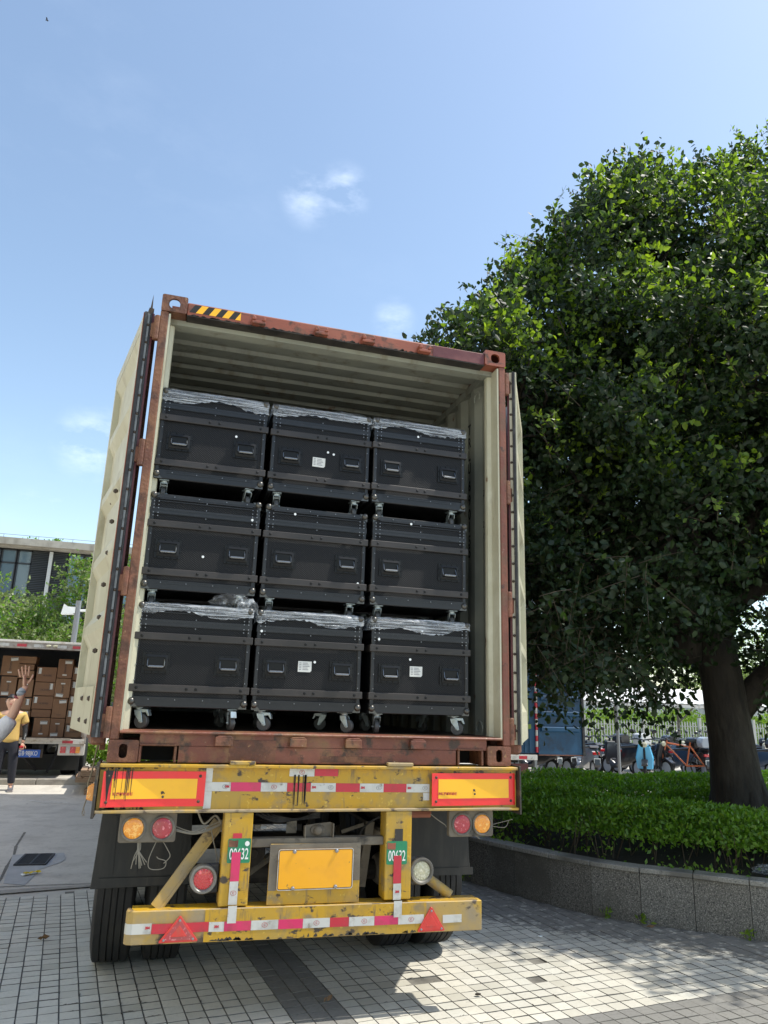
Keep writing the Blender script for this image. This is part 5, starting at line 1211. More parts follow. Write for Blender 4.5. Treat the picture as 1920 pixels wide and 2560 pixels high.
def crown_tree(name, label, cat, loc, ht, rad, n, size, mats, trunk_r=.14, group=None, squash=.85, low=.25, tl=.30):
    r = thing(name, label, cat, loc, 0, group)
    m = MB(); top = Vector((0, 0, ht*.62)); m.tube([(0, 0, -.1), (.05, 0, ht*.2), (-.03, .04, ht*.42), top], [trunk_r*1.3, trunk_r, trunk_r*.85, trunk_r*.55], 9)
    cs = []
    for k in range(15):
        a = rnd.uniform(0, 2*pi); rr = rad*rnd.uniform(.25, .80); z = ht*rnd.uniform(low+.12, .90); f = 1-.55*((z/ht-.5)/.5)**2 if z > ht*.5 else 1
        c = Vector((rr*f*cos(a), rr*f*sin(a), z)); cs.append((c, rad*rnd.uniform(.28, .45)))
        m.tube([Vector((0, 0, ht*rnd.uniform(.25, .55))), c*.5+Vector((0, 0, z*.12)), c], [trunk_r*.4, trunk_r*.25, .012], 6)
    m.build('trunk', 'bark', r, smooth=True)
    P = []; D = []
    tot = sum(q**2 for _, q in cs)
    for c, q in cs:
        k = max(int(n*q*q/tot/26), 4); d = unit(k, .15); cc = np.array(c)+d*(q*(1-.6*rng.random(k)**1.6))[:, None]*np.array([1, 1, squash])
        p, dd, _, _, _ = sprays(cc, d, 4, 7, q*tl); P.append(p); D.append(dd)
    P = np.concatenate(P); D = np.concatenate(D); leaves('crown', P, D, size, mats, r, (rng.random(len(P)) < .3).astype(int) if len(mats) > 1 else None, width=.6)
    return r

# ------------------------------------------------------------------ left background
def build_left():
    # office building
    b = thing('office_building', 'grey office block with concrete roof edge, dark windows and louvres behind the left trees', 'building', (0, 35, 0))
    X0, X1 = -30, 2.0
    MB().box(X0, X1, .35, 14, 0, 8.9).build('wall', 'facade_dark', b)
    m = MB(); m.box(X0-.3, X1+.2, -.55, 14.2, 8.93, 9.27); m.build('roof_edge', 'facade_concrete', b)
    m = MB(); m.box(X0, X1, -.3, 14, 8.86, 8.929); m.build('soffit', 'facade_concrete', b)
    mb = MB(); 
    for x in np.arange(X0, X1, 1.6): mb.cyl((x, .0, 9.27), (x, 0, 9.52), .012, 5)
    mb.cyl((X0, 0, 9.52), (X1, 0, 9.52), .012, 5); mb.build('railing', 'steel_grey', b)
    MB().box(-4.95, -4.0, .3, 1.3, 9.28, 9.62).build('roof_box', 'facade_concrete', b)
    bx = -9.30
    bay = [-9.25, -8.46, -7.74]
    for st in range(-3, 2):
        o = st*4.75
        for fl in range(3):
            zt = 8.80-fl*3.0; zb = zt-2.85
            if zb < 0: break
            m = MB(); m.box(-6.99+o, -6.83+o, .02, .35, zb, zt); m.build('pillar', 'pillar_white', b)
            for k, (xa, xb) in enumerate(((-9.95+o+.06, -9.23+o), (-9.18+o, -8.50+o), (-8.44+o, -7.80+o))):
                w = MB(); za, zc = zb+.45, zt
                for q in ((xa, xa+.05, za, zc), (xb-.05, xb, za, zc), (xa, xb, za, za+.05), (xa, xb, zc-.05, zc), (xa, xb, zc-.70, zc-.63)): w.box(q[0], q[1], .18, .30, q[2], q[3])
                wf = w.build('window', 'window_frame', b); MB().box(xa+.05, xb-.05, .24, .26, za+.05, zc-.05).build('pane', 'window_glass', wf)
                MB().box(xa, xb, .2, .34, zb, za).build('spandrel', 'facade_dark', b)
            for (xa, xb) in ((-7.78+o, -7.02+o), (-6.80+o, -6.15+o)):
                lv = MB(); lv.box(xa, xb, .22, .3, zb, zt); lo = lv.build('louvre_panel', 'facade_dark', b)
                l = MB(); z = zb+.05
                while z < zt-.03: l.add([(xa, .10, z), (xb, .10, z), (xb, .20, z+.055), (xa, .20, z+.055)], [(0, 1, 2, 3)]); z += .088
                l.build('slat', 'louvre_grey', lo)['kind'] = 'stuff'
            for (xa, xb) in ((-6.10+o, -5.38+o), (-5.32+o, -4.70+o)):
                w = MB(); w.box(xa, xb, .16, .3, zt-.08, zt); w.box(xa, xa+.06, .16, .3, zb+.3, zt-.08); w.box(xb-.05, xb, .16, .3, zb+.3, zt-.08)
                wf = w.build('window', 'window_frame', b); MB().box(xa+.06, xb-.05, .24, .26, zb+.3, zt-.08).build('pane', 'window_glass', wf)
    # unseen cream block added left of the yard to bounce sunlight into the shade
    b2 = thing('bounce_block', 'unseen cream block added left of the yard to bounce sunlight onto the ground', 'building', (-12.5, 0, 0))
    MB().box(-10, 0, -22, 14, 0, 15).build('wall', 'bounce_cream', b2)
    m = MB(); m.box(-10.2, .25, -22.2, 14.2, 15.001, 15.4); m.build('roof_edge', 'facade_concrete', b2)
    for fl in range(4):
        for k in range(8):
            y = -19.5+k*4.3; z = 1.2+fl*3.6; m = MB()
            for q in ((y, y+.06, z, z+1.5), (y+1.34, y+1.4, z, z+1.5), (y, y+1.4, z, z+.06), (y, y+1.4, z+1.44, z+1.5), (y+.67, y+.73, z, z+1.5)): m.box(.002, .05, q[0], q[1], q[2], q[3])
            w = m.build('window', 'window_frame', b2); MB().box(.003, .02, y+.06, y+1.34, z+.06, z+1.44).build('pane', 'window_glass', w)
    # little plants on the roof edge
    for i, (x, n, lb) in enumerate(((-7.75, 20, 'tiny weed on the concrete roof edge, left one'), (-6.75, 60, 'weed tuft on the concrete roof edge above the louvres'))):
        p = np.array([x, 34.7, 9.3])+rng.normal(size=(n, 3))*[.22, .1, .04]; p[:, 2] = np.abs(p[:, 2]-9.3)+9.28; tag(leaves('roof_weed', p, unit(n, .6), .14, ['hedge_leaf'], None), lb, 'weed')
    crown_tree('tree', 'pale green sunlit tree left behind the box truck, nearer the picture edge', 'tree', (-6.9, 17.5, .2), 4.8, 2.4, 22000, .11, ['pale_leaf', 'hedge_leaf'], low=.15)
    crown_tree('tree', 'pale green sunlit tree behind the grey lamp post', 'tree', (-3.6, 18.5, .2), 5.75, 2.4, 30000, .11, ['pale_leaf', 'hedge_leaf'], low=.12)
    crown_tree('tree', 'low pale tree showing between the left container door and the post', 'tree', (-.9, 21, .2), 5.2, 2.4, 13000, .11, ['pale_leaf', 'hedge_leaf'], low=.1)
    # lamp post
    l = thing('lamp_post', 'slim grey lamp post with a small pale lamp head, left background', 'lamp post', (-3.02, 14.1, .2))
    m = MB(); m.cyl((0, 0, 0), (0, 0, 3.72), .062, 14); m.build('pole', 'steel_grey', l, smooth=True, auto=40)
    m = MB(); m.box(-.30, -.05, -.10, .10, 3.42, 3.56); m.prism([(-.34, 3.38), (-.07, 3.40), (-.12, 3.50), (-.30, 3.62)], XZ, -.12, .12); m.cyl((-.1, 0, 3.48), (.2, 0, 3.5), .03); m.build('lamp_head', 'print_white', l)
    m = MB(); m.lathe((0, 0, 0), (0, 0, 1), [(0, .14), (.03, .14), (.05, .08)], 14); m.build('base', 'steel_grey', l)
    # clipped little hedge
    n = 9000; p = np.stack([rng.uniform(-2.62, 2.0, n), rng.uniform(13.0, 13.9, n), .25+rng.random(n)**.6*.48], 1); o = leaves('low_hedge', p, unit(n, .5), .09, ['lime_leaf', 'hedge_leaf'], None, (rng.random(n) < .3).astype(int), width=.6); tag(o, 'low lime green hedge in sun between the truck and the left door', 'hedge')
    k = MB(); k.box(-2.7, 2.0, 12.86, 12.98, .18, .30); tag(k.build('hedge_kerb', 'concrete_kerb'), kind='structure')
    # box truck
    ty = 11.3; t = thing('box_truck', 'white box truck loaded with cartons, its rear open, left background', 'truck', (0, ty, 0))
    xl, xr = -4.62, -2.30
    m = MB(); m.box(xl, xl+.05, .02, 5, .98, 2.70); m.box(xr-.05, xr, .02, 5, .98, 2.70); m.build('side_panel', 'truck_frame', t)
    MB().box(xl, xr, .02, 5, 2.70, 2.76).build('roof', 'white_metal', t)
    MB().box(xl+.05, xr-.05, 2.2, 2.25, .98, 2.7).build('bulkhead', 'truck_inner', t)
    m = MB(); m.box(xl-.01, xr+.01, -.03, .07, 2.60, 2.715); hd = m.build('rear_header', 'truck_frame', t)
    m = MB(); m.box(xl-.01, xr+.01, -.045, .08, 2.7155, 2.745); m.build('header_rail', 'white_metal', hd)
    def P(x, y): return None
    for i, xx in enumerate((-4.45, -4.18, -3.93, -3.62, -3.32, -2.90, -2.62, -2.42)):
        w = .17; mn = ['tape_white', 'tape_red', 'tape_white', 'tape_red', 'tape_white', 'tape_white', 'tape_red', 'tape_white'][i]
        if xx == -2.42: w = .14
        MB().box(xx-w/2, xx+w/2, -.034, -.0305, 2.63, 2.685).build('reflective_tape', mn, hd)
    for xx in (-3.14, -3.02): m = MB(); m.sphere((xx, -.04, 2.665), .035, n=8, sc=(1.4, .6, .7)); m.build('marker_lamp', 'lens_clear', hd)
    m = MB(); m.sphere((-2.36, -.04, 2.65), .04, n=8, sc=(1.4, .6, .8)); m.build('marker_lamp', 'lens_pink', hd)
    MB().box(xl+.05, xr-.05, .03, 5, .90, .94).build('bed', 'wood_floor', t)
    m = MB(); m.box(xl, xr+.03, -.05, .06, .845, .935); bs = m.build('bed_sill', 'white_metal', t, bevel=.004)
    MB().box(xl, xr-.22, -.12, -.055, .928, .950).build('tail_flap', 'truck_frame', bs)
    MB().box(-2.66, -2.47, -.0545, -.0505, .86, .91).build('reflective_tape', 'tape_red', bs)
    m = MB(); m.box(xr-.42, xr+.05, -.02, .10, .64, .845); lb = m.build('lamp_housing', 'white_metal', t, bevel=.01)
    for a, b_, mn in ((-2.68, -2.58, 'lens_red'), (-2.575, -2.51, 'tape_white'), (-2.505, -2.41, 'lens_red'), (-2.405, -2.33, 'lens_amber')): MB().box(a, b_, -.034, -.0205, .685, .80).build('lens', mn, lb)
    for a, b_, mn in ((-4.55, -4.40, 'lens_red'), (-4.39, -4.25, 'tape_white')): MB().box(a, b_, -.034, -.0205, .685, .80).build('lens', mn, lb)
    m = MB(); m.box(-3.95, -3.20, 0, .1, .70, .76); m.box(-3.05, -2.98, .0, .06, .66, .845); m.box(-3.25, -3.05, .0, .08, .67, .70); m.build('rear_crossmember', 'truck_dark', t)
    pl = MB().box(-3.46, -3.02, -.03, -.022, .600, .735).build('number_plate', 'plate_blue', t); text('lettering', '粤B·98JKO', .118, 'print_white', pl, (-3.24, -.0315, .668), sx=.66, bold=.001)
    m = MB(); m.box(-3.5, -2.98, -.021, -.01, .59, .745); m.build('plate_frame', 'bolt_steel', t)
    m = MB(); m.cyl((-3.75, 1.2, .62), (-3.05, 1.2, .62), .16, 14); m.cyl((-4.3, 1.3, .55), (-2.5, 1.3, .55), .06, 10); m.sphere((-3.4, 1.3, .55), .19, n=12); m.bar((-3.3, .1, .6), (-3.1, .3, .35), .05); m.bar((-2.9, .3, .3), (-2.75, .5, .8), .04); m.build('axle', 'truck_dark', t)
    for x in (-3.75, -3.15): MB().box(x-.04, x+.04, .06, 5, .66, .86).build('frame_rail', 'truck_dark', t)
    for x in (-4.45, -4.2, -2.75, -2.52): m = MB(); m.cyl((x, 1.3, .56), (x+.2, 1.3, .56), .37, 26); m.build('wheel', 'tyre_rubber', t, bevel=.02)
    m = MB(); m.box(-2.36, -2.32, .0, .03, .25, .66); m.box(-4.4, -2.4, .9, .92, .3, .6); m.build('mud_flap', 'rubber_flap', t)
    m = MB(); m.box(xl+.1, xr-.1, 5.05, 6.6, .5, 2.3); m.build('cab', 'white_metal', t, bevel=.1, seg=3)
    for x in (-4.35, -2.65): m = MB(); m.cyl((x, 5.9, .56), (x+.2, 5.9, .56), .37, 26); m.build('wheel', 'tyre_rubber', t, bevel=.02)
    MB().box(xl+.2, xr-.2, 6.55, 6.62, 1.4, 2.1).build('windscreen', 'window_glass', t)
    # tail frame at the right hand corner
    m = MB(); m.box(xr-.02, xr+.05, -.04, .05, .86, 2.715); m.build('corner_frame', 'truck_frame', t, bevel=.004)
    # cartons
    f = lambda x: (x+.975)*1.0575-.975
    g = lambda z: 1.678+(z-1.678)*1.0575
    cart = dict(A=[(-3.901, -3.590, 2.073, 2.441), (-3.868, -3.595, 1.697, 2.059), (-3.836, -3.583, 1.325, 1.670), (-3.836, -3.583, .96, 1.32)],
      B=[(-3.609, -3.312, 2.304, 2.443), (-3.605, -3.327, 2.186, 2.297), (-3.594, -3.317, 2.033, 2.178), (-3.563, -3.299, 1.694, 2.019), (-3.547, -3.290, 1.461, 1.680), (-3.545, -3.283, 1.243, 1.454), (-3.54, -3.28, .962, 1.238)],
      C=[(-3.270, -2.920, 1.980, 2.258), (-3.271, -2.917, 1.727, 1.976), (-3.274, -2.914, 1.482, 1.722), (-3.264, -2.928, 1.334, 1.477)],
      D=[(-2.905, -2.640, 2.061, 2.421), (-2.905, -2.640, 1.696, 2.057), (-2.908, -2.656, 1.329, 1.690), (-2.904, -2.656, 0.959, 1.322), (-3.193, -2.911, 0.960, 1.329)],
      E=[(-2.632, -2.350, 2.028, 2.286), (-2.636, -2.353, 1.755, 2.022), (-2.640, -2.358, 1.491, 1.750), (-2.645, -2.356, 1.225, 1.486), (-2.641, -2.346, 0.956, 1.220)])
    nth = ['topmost', 'second from the top', 'third from the top', 'fourth from the top', 'fifth from the top', 'sixth from the top', 'lowest']
    coln = dict(A='in the column at the left picture edge', B='in the column behind the raised hand', C='in the column right of the raised hand', D='in the column of upright cartons', E='in the column beside the left container door')
    y0 = 12.35-11.2
    for c, L in cart.items():
        for i, (x0, x1, z0, z1) in enumerate(L):
            x0, x1 = f(x0)+.02, f(x1)+.02; z0 = max(g(z0), .9405); z1 = g(z1)-.006
            if c == 'E': x1 = min(x1, xr-.06)
            w = x1-x0; h = z1-z0; dpt = .4
            if i == len(L)-1 and c != 'D': nm = nth[len(L)-1] if len(L) < 7 else 'lowest'; nm = 'lowest'
            else: nm = nth[i]
            if c == 'D' and i == 4: lab = 'brown carton lying left of the lowest upright carton in the box truck'
            elif c == 'D' and i == 3: lab = 'brown carton with a tilted white label, lowest in the column of upright cartons'
            else: lab = 'brown carton, %s %s' % (nm, coln[c])
            yy = ty+.62+rnd.uniform(-.02, .02)+(.02 if c != 'D' else -.03)
            bx = thing('carton', lab, 'carton', ((x0+x1)/2, yy, z0), radians(rnd.uniform(-1.2, 1.2)), 'cartons stacked in the box truck')
            m = MB(); m.box(-w/2, w/2, 0, dpt, 0, h); cb = m.build('box', 'cardboard', bx, bevel=.004)
            up = h > w
            m = MB(); 
            if up: m.box(-.003, .003, -.0015, .001, .01, h-.01)
            else: m.box(-w/2+.01, w/2-.01, -.0015, .001, h*.5-.003, h*.5+.003)
            m.build('seam', 'cardboard_tape', bx)
            if h > .16:
                if up:
                    lx, lz = (w*.18, h-.06) if i in (0, 2) else (-w*.15, .05) ; ly = rnd.uniform(-.15, .15)
                    if c == 'D' and i == 4: lx, lz = w*.12, h-.09
                    m = MB(); m.box(-.065, .065, -.004, -.002, -.032, .032); lbm = m.build('label', 'label_paper', bx, loc=(lx, 0, lz), rot=(0, ly, 0))
                    MB().box(-.06, .06, -.0055, -.0042, .018, .028).build('print', 'print_black', lbm)
                    if i != 2: text('lettering', 'HUAWEI', .055, 'print_black', bx, (-.0, -.003, h*.52), (pi/2, pi/2, 0), sx=.9)
                    MB().box(-.04, .04, -.004, -.002, (h-.1 if lz < .1 else .06)-.012, (h-.1 if lz < .1 else .06)+.012).build('small_label', 'cardboard_tape' if i == 2 else 'label_paper', bx)
                else:
                    lx = -w/2+.055 if c in 'CE' and not (c == 'C' and i == 1) else (w/2-.07); m = MB(); m.box(lx-.03, lx+.03, -.004, -.002, h-.135, h-.02); lbm = m.build('label', 'label_paper', bx)
                    MB().box(lx-.028, lx-.018, -.0055, -.0042, h-.13, h-.025).build('print', 'print_black', lbm)
                    if c in 'CE': text('lettering', 'HUAWEI', .05, 'print_black', bx, (.02, -.003, h*.42), sx=.9)
    # pallets
    pt = 'broken pale wooden pallet on top of the pallet stack|pale wooden pallet, second in the stack beside the trailer|brown wooden pallet, third in the stack beside the trailer|dark brown pallet on the ground under the stack'.split('|')
    for k in range(4):
        z = .06+.105*(3-k); sx = (-.15, -.22, .0, -.05)[k]; p = thing('pallet', pt[k], 'pallet', (-2.02+sx, 10.1, z), radians(rnd.uniform(-4, 4)), 'stacked pallets')
        m = MB()
        for y in (0, .45, .9): m.box(0, 1.0, y, y+.09, 0, .075)
        m.build('bearer', 'pallet_wood', p)
        b0 = None
        for i in range(8):
            if b0 is None: b0 = MB().box(0, .1, -.02, 1.0, .0755, .096).build('plank', 'pallet_wood', p); o = b0
            else: o = b0.copy(); COL.objects.link(o)
            o.location = (i*.128, 0, 0)
    # litter
    w = thing('wrapper', 'crumpled yellow and white snack wrapper on the concrete patch', 'litter', (-2.0, 4.03, .01), radians(38))
    m = MB(); pts = []
    for i in range(7):
        x = -.085+.028*i; pts.append([(x, -.022*(1 if i not in (0, 6) else 1.4), .004+rnd.uniform(0, .012)), (x, .0, .022+rnd.uniform(-.006, .008)), (x, .024, .004+rnd.uniform(0, .01))])
    m.add([p for q in pts for p in q], [(i*3+j, (i+1)*3+j, (i+1)*3+j+1, i*3+j+1) for i in range(6) for j in range(2)]); m.build('foil', 'wrapper_yellow', w)
    m = MB(); m.add([(-.11, -.03, .002), (-.05, -.028, .012), (-.055, .02, .02), (-.10, .035, .006)], [(0, 1, 2, 3)]); m.build('torn_end', 'print_white', w)
    for i, (x, y, lb, sz) in enumerate(((-1.635, 1.79, 'dry twig and curled leaf on the light tiles left of the truck', .05), (.12, .24, 'single brown curled leaf on the dark paving band', .035), (3.03, 1.28, 'pale dry leaf lying at the foot of the granite wall', .05))):
        p = np.array([[x, y, .022]]); d = np.array([[.6, .5, .45]]) if i == 1 else np.array([[.9, -.3, .05]]); o = leaves('dry_leaf', np.repeat(p, 2, 0)+[[0, 0, 0], [.02, .01, .0]], np.repeat(d, 2, 0)+rng.normal(size=(2, 3))*.15, sz*1.3, ['dry_leaf'], None, width=.5); tag(o, lb, 'leaf')
    for i, (x, y, c, lb) in enumerate(((1.18, 1.22, 'print_white', 'small white scrap on the tiles beside the right tyre'), (2.02, 1.18, 'print_white', 'white crumb of litter in the middle of the right paving'), (1.62, 1.45, 'soil', 'small dark crumb on the tiles right of the bumper'), (1.06, .17, 'soil', 'small black pebble on the bright tiles near the bottom'))):
        m = MB(); m.sphere((0, 0, 0), .014, n=6, sc=(1.6, 1.0, .5)); o = m.build('scrap', c, loc=(x, y, .024)); tag(o, lb, 'litter')
    bm_ = thing('plastic_bag', 'clear crumpled plastic bag on the planter soil at the right edge', 'plastic bag', (4.02, .98, .44)); crumple(bm_, (0, 0, .03), (.12, .07, .05), 12, 'film')
def build_bird():
    b = thing('bird', 'tiny dark bird high in the upper left of the sky', 'bird', (-9.38, 26.86, 32.84))
    m = MB(); m.lathe((-.07, 0, 0), (1, 0, .1), [(0, .004), (.03, .018), (.09, .022), (.13, .012), (.15, .003)], 8); m.build('body', 'hair_black', b)
    m = MB(); m.add([(-.02, 0, .01), (.04, 0, .01), (.03, -.10, .05), (-.02, -.16, .03), (-.03, -.08, .045)], [(0, 1, 2, 4), (4, 2, 3)]); m.add([(-.02, 0, .01), (.04, 0, .01), (.06, .08, .07), (.0, .15, .09), (-.02, .07, .06)], [(0, 1, 2, 4), (4, 2, 3)]); m.build('wings', 'hair_black', b)
build_bird()
build_left()

# ------------------------------------------------------------------ right background
def build_right():
    gz = .2
    t = thing('blue_truck', 'blue box truck with lime stripes and an open rear door behind the hanging leaves', 'truck', (0, 11.0, 0))
    m = MB(); m.box(5.2, 7.20, .03, 6, .82, 3.2); bd = m.build('body', 'blue_steel', t)
    m = MB()
    for k in range(16): x = 5.25+k*.12; m.box(x, x+.05, .012, .029, .84, 1.32)
    m.build('ribs', 'blue_steel', bd)
    for x0, x1, z0, z1 in ((6.80, 6.88, 1.50, 2.02), (6.96, 7.04, 1.50, 2.02), (6.60, 6.72, 1.50, 2.02), (6.60, 7.10, 1.34, 1.44)): MB().box(x0, x1, .018, .028, z0, z1).build('lime_stripe', 'lime_paint', bd)
    m = MB(); m.prism([(6.6, 2.08), (7.08, 2.08), (6.94, 2.22), (6.6, 2.22)], XZ, .018, .028); m.build('lime_stripe', 'lime_paint', bd)
    z = .84; k = 0
    while z < 3.1: MB().box(7.205, 7.245, -.02, .03, z, z+.118).build('reflective_tape', 'tape_red' if k % 2 == 0 else 'tape_white', t); z += .12; k += 1
    MB().box(7.204, 7.25, .031, .08, .82, 3.2).build('corner_post', 'blue_steel', t)
    # open door
    m = MB(); m.box(7.26, 8.36, -.02, .02, .80, 3.05); dr = m.build('door', 'blue_steel', t)
    for z in (1.28, 1.62, 1.96, 2.30, 2.64): m = MB(); m.prism([(-.0205, z), (-.075, z+.03), (-.075, z+.10), (-.0205, z+.13)], lambda a, b, q: (q, a, b), 7.32, 8.28); m.build('rib', 'blue_steel', dr)
    m = MB(); m.box(8.361, 8.42, -.05, .05, .78, 3.05); m.build('door_edge', 'gasket_rubber', dr)
    m = MB(); m.box(7.26, 8.36, -.03, .03, .775, .799); m.build('door_bottom', 'rusty_red', dr)
    m = MB(); m.box(5.2, 7.2, -.06, .02, .68, .79); bp = m.build('bumper', 'white_metal', t)
    for k in range(9): MB().box(5.35+k*.2, 5.545+k*.2, -.066, -.061, .70, .765).build('reflective_tape', 'tape_red' if k % 2 else 'tape_white', bp)
    MB().box(6.60, 7.0, .0, .03, .36, .60).build('mud_flap', 'maroon_paint', t)
    MB().box(7.16, 7.22, .0, .06, .3, .68).build('side_step', 'steel_grey', t)
    for x in (5.35, 6.62): m = MB(); m.cyl((x, 1.5, .62), (x+.42, 1.5, .62), .42, 24); m.build('wheel', 'tyre_rubber', t)
    m = MB(); m.box(5.5, 6.9, .3, 6.5, .6, .79); m.build('chassis', 'chassis_dark', t)
    m = MB(); m.box(5.25, 7.15, 6.1, 7.8, .55, 2.7); m.build('cab', 'blue_steel', t, bevel=.1, seg=3)
    for x in (5.3, 6.8): m = MB(); m.cyl((x, 7.0, .62), (x+.25, 7.0, .62), .42, 24); m.build('wheel', 'tyre_rubber', t)
    # signpost
    p = thing('signpost', 'thin grey steel post standing before the parked motorbikes', 'post', (9.05, 10.6, gz)); MB().cyl((0, 0, 0), (0, 0, 1.85), .035, 10).build('pole', 'steel_grey', p)
    MB().lathe((0, 0, 0), (0, 0, 1), [(0, .1), (.02, .1), (.03, .05)], 12).build('base', 'steel_grey', p)
    # cycle shed
    s = thing('cycle_shelter', 'long white corrugated cycle shelter roof on steel posts behind the motorbikes', 'shelter', (0, 0, 0))
    m = MB(); N = 150; vs = []
    for y, z in ((17.4, 2.14), (17.4, 2.155), (20.3, 2.75)):
        for i in range(N+1): x = 9+i*.14; vs.append((x, y, z+.020*(i % 2)))
    m.add(vs, [(q*(N+1)+i, q*(N+1)+i+1, (q+1)*(N+1)+i+1, (q+1)*(N+1)+i) for q in (0, 1) for i in range(N)]); m.build('roof', 'shed_roof', s)
    m = MB(); m.box(9, 30, 17.42, 17.48, 2.02, 2.12); m.box(9, 30, 20.2, 20.26, 2.60, 2.7); m.build('fascia', 'white_metal', s)
    for x in np.arange(9.3, 30, 2.6):
        m = MB(); m.cyl((x, 18.9, gz), (x, 18.9, 2.35), .05, 10); m.bar((x, 17.45, 2.02), (x, 20.2, 2.60), .05, .08); m.bar((x, 18.9, 1.5), (x, 17.9, 2.12), .04); m.build('post', 'shed_steel', s)
    for y, z in ((17.9, 2.16), (18.5, 2.28), (19.4, 2.46)): MB().box(9, 30, y, y+.05, z-.05, z-.01).build('purlin', 'shed_steel', s)
    # picket fence behind
    f = thing('picket_fence', 'white steel picket fence behind the cycle shelter', 'fence', (0, 21.0, gz))
    for z in (.25, 1.15): MB().box(8, 32, .0, .03, z, z+.04).build('rail', 'fence_white', f)
    pk = None; 
    for i in range(170):
        if pk is None: m = MB(); m.prism([(-.022, .05), (.022, .05), (.022, 1.28), (0, 1.36), (-.022, 1.28)], XZ, -.02, -.001); pk = m.build('picket', 'fence_white', f); o = pk
        else: o = pk.copy(); COL.objects.link(o)
        o.location = (9+i*.125, 0, 0)
    for i in range(8):
        m = MB(); m.box(-.06+9.3+i*2.6, .06+9.3+i*2.6, -.05, .06, 0, 1.5); m.build('fence_post', 'fence_white', f)
    w = thing('boundary_wall', 'pale wall far behind the picket fence', 'wall', (0, 26, 0)); m = MB(); m.box(4, 42, 0, .3, .2, 2.5); m.build('wall', 'wall_pale', w)
    for i in range(5): MB().box(12.5+4.2*i, 12.9+4.2*i, -.12, -.001, .2, 2.6).build('pier', 'pillar_white', w)
    n = 26000; p = np.stack([rng.uniform(8, 32, n), rng.uniform(21.5, 23.4, n), .5+rng.random(n)**.7*1.35], 1); p[:, 2] += .14*np.sin(p[:, 0]*2.3)+.1*np.sin(p[:, 0]*5.1); o = leaves('fence_shrubs', p, unit(n, .5), .13, ['lime_leaf', 'hedge_leaf'], None, (rng.random(n) < .25).astype(int), width=.6); tag(o, 'sunlit lime green shrubs growing behind the picket fence', 'shrubs', kind='stuff')
    for i, (x, y, h, rd, lb) in enumerate(((13.5, 27.5, 6.0, 2.6, 'pale tree beyond the fence, above the blue truck door'), (18.5, 28.5, 7.0, 3.0, 'pale tree beyond the fence, left of the thick trunk'), (24.5, 27.5, 6.5, 2.9, 'pale tree beyond the fence, right of the thick trunk'), (30.5, 29, 7.5, 3.2, 'far pale tree beyond the fence outside the right edge'))):
        crown_tree('tree', lb, 'tree', (x, y, .2), h, rd, 9000, .15, ['pale_leaf', 'lime_leaf'], low=.12)
    # motorbikes
    def bike():
        r = thing('scooter', 'x', 'scooter')
        def wheel(y, nm):
            m = MB(); m.lathe((-.045, y, .24), (1, 0, 0), [(0, .17), (.005, .22), (.045, .24), (.085, .22), (.09, .17)], 20, cap=False); w = m.build('wheel', 'tyre_rubber', r, smooth=True)
            m = MB(); m.lathe((-.03, y, .24), (1, 0, 0), [(0, .17), (.02, .12), (.02, .04), (.04, .04), (.04, .12), (.06, .17)], 14); m.build('rim', 'bike_silver', w)
        wheel(-.58, 'a'); wheel(.62, 'b')
        m = MB()
        sec = [(-.78, .06, .50, .60), (-.62, .14, .46, .74), (-.35, .17, .34, .76), (-.10, .16, .28, .70), (.02, .15, .22, .40), (.28, .15, .20, .30), (.38, .17, .22, .42)]
        vs = []
        for y, w, z0, z1 in sec: vs += [(-w*.7, y, z0), (w*.7, y, z0), (w, y, (z0+z1)/2), (w*.75, y, z1), (-w*.75, y, z1), (-w, y, (z0+z1)/2)]
        fs = [tuple(range(6)), tuple(range((len(sec)-1)*6, len(sec)*6))]+[(i*6+k, i*6+(k+1) % 6, (i+1)*6+(k+1) % 6, (i+1)*6+k) for i in range(len(sec)-1) for k in range(6)]
        m.add(vs, fs); m.build('body', 'bike_grey', r, smooth=True, auto=50)
        m = MB(); m.prism([(-.70, .76), (-.60, .83), (-.30, .80), (-.02, .77), (.0, .71), (-.3, .73)], lambda a, b, q: (q, a, b), -.14, .14); m.build('seat', 'bike_black', r, bevel=.03, seg=2)
        m = MB()
        P = [(-.20, .28), (.20, .28), (.23, .55), (.15, .86), (-.15, .86), (-.23, .55)]
        m.add([(a, .38+.12*(b-.28), b) for a, b in P]+[(a*.9, .46+.12*(b-.28)+.03, b) for a, b in P], [(0, 1, 2, 3, 4, 5), (11, 10, 9, 8, 7, 6)]+[(i, i+6, (i+1) % 6+6, (i+1) % 6) for i in range(6)]); m.build('front_shield', 'bike_grey', r, bevel=.015)
        m = MB(); m.prism([(.34, .42), (.62, .52), (.88, .40), (.86, .36), (.62, .47), (.36, .36)], lambda a, b, q: (q, a, b), -.08, .08); m.build('mudguard', 'bike_grey', r, bevel=.01)
        m = MB(); m.tube([(-.33, .40, .98), (-.18, .46, 1.0), (0, .50, .97), (.18, .46, 1.0), (.33, .40, .98)], .018, 7); m.tube([(0, .50, .95), (0, .62, .24)], .03, 7); m.build('handlebar', 'bike_black', r)
        for s_ in (-1, 1):
            m = MB(); m.tube([(s_*.22, .45, 1.0), (s_*.27, .44, 1.16)], .007, 5); m.sphere((s_*.29, .44, 1.19), .055, n=8, sc=(1.2, .35, .8)); m.build('mirror', 'bike_black', r)
        m = MB(); m.sphere((0, .56, .86), .075, n=10, sc=(1.2, .6, .9)); m.build('headlight', 'lens_clear', r)
        m = MB(); m.box(-.09, .09, -.80, -.74, .60, .67); m.build('tail_light', 'lens_red', r, bevel=.01)
        m = MB(); m.box(-.085, .085, -.84, -.83, .40, .52); m.build('plate', 'print_white', r)
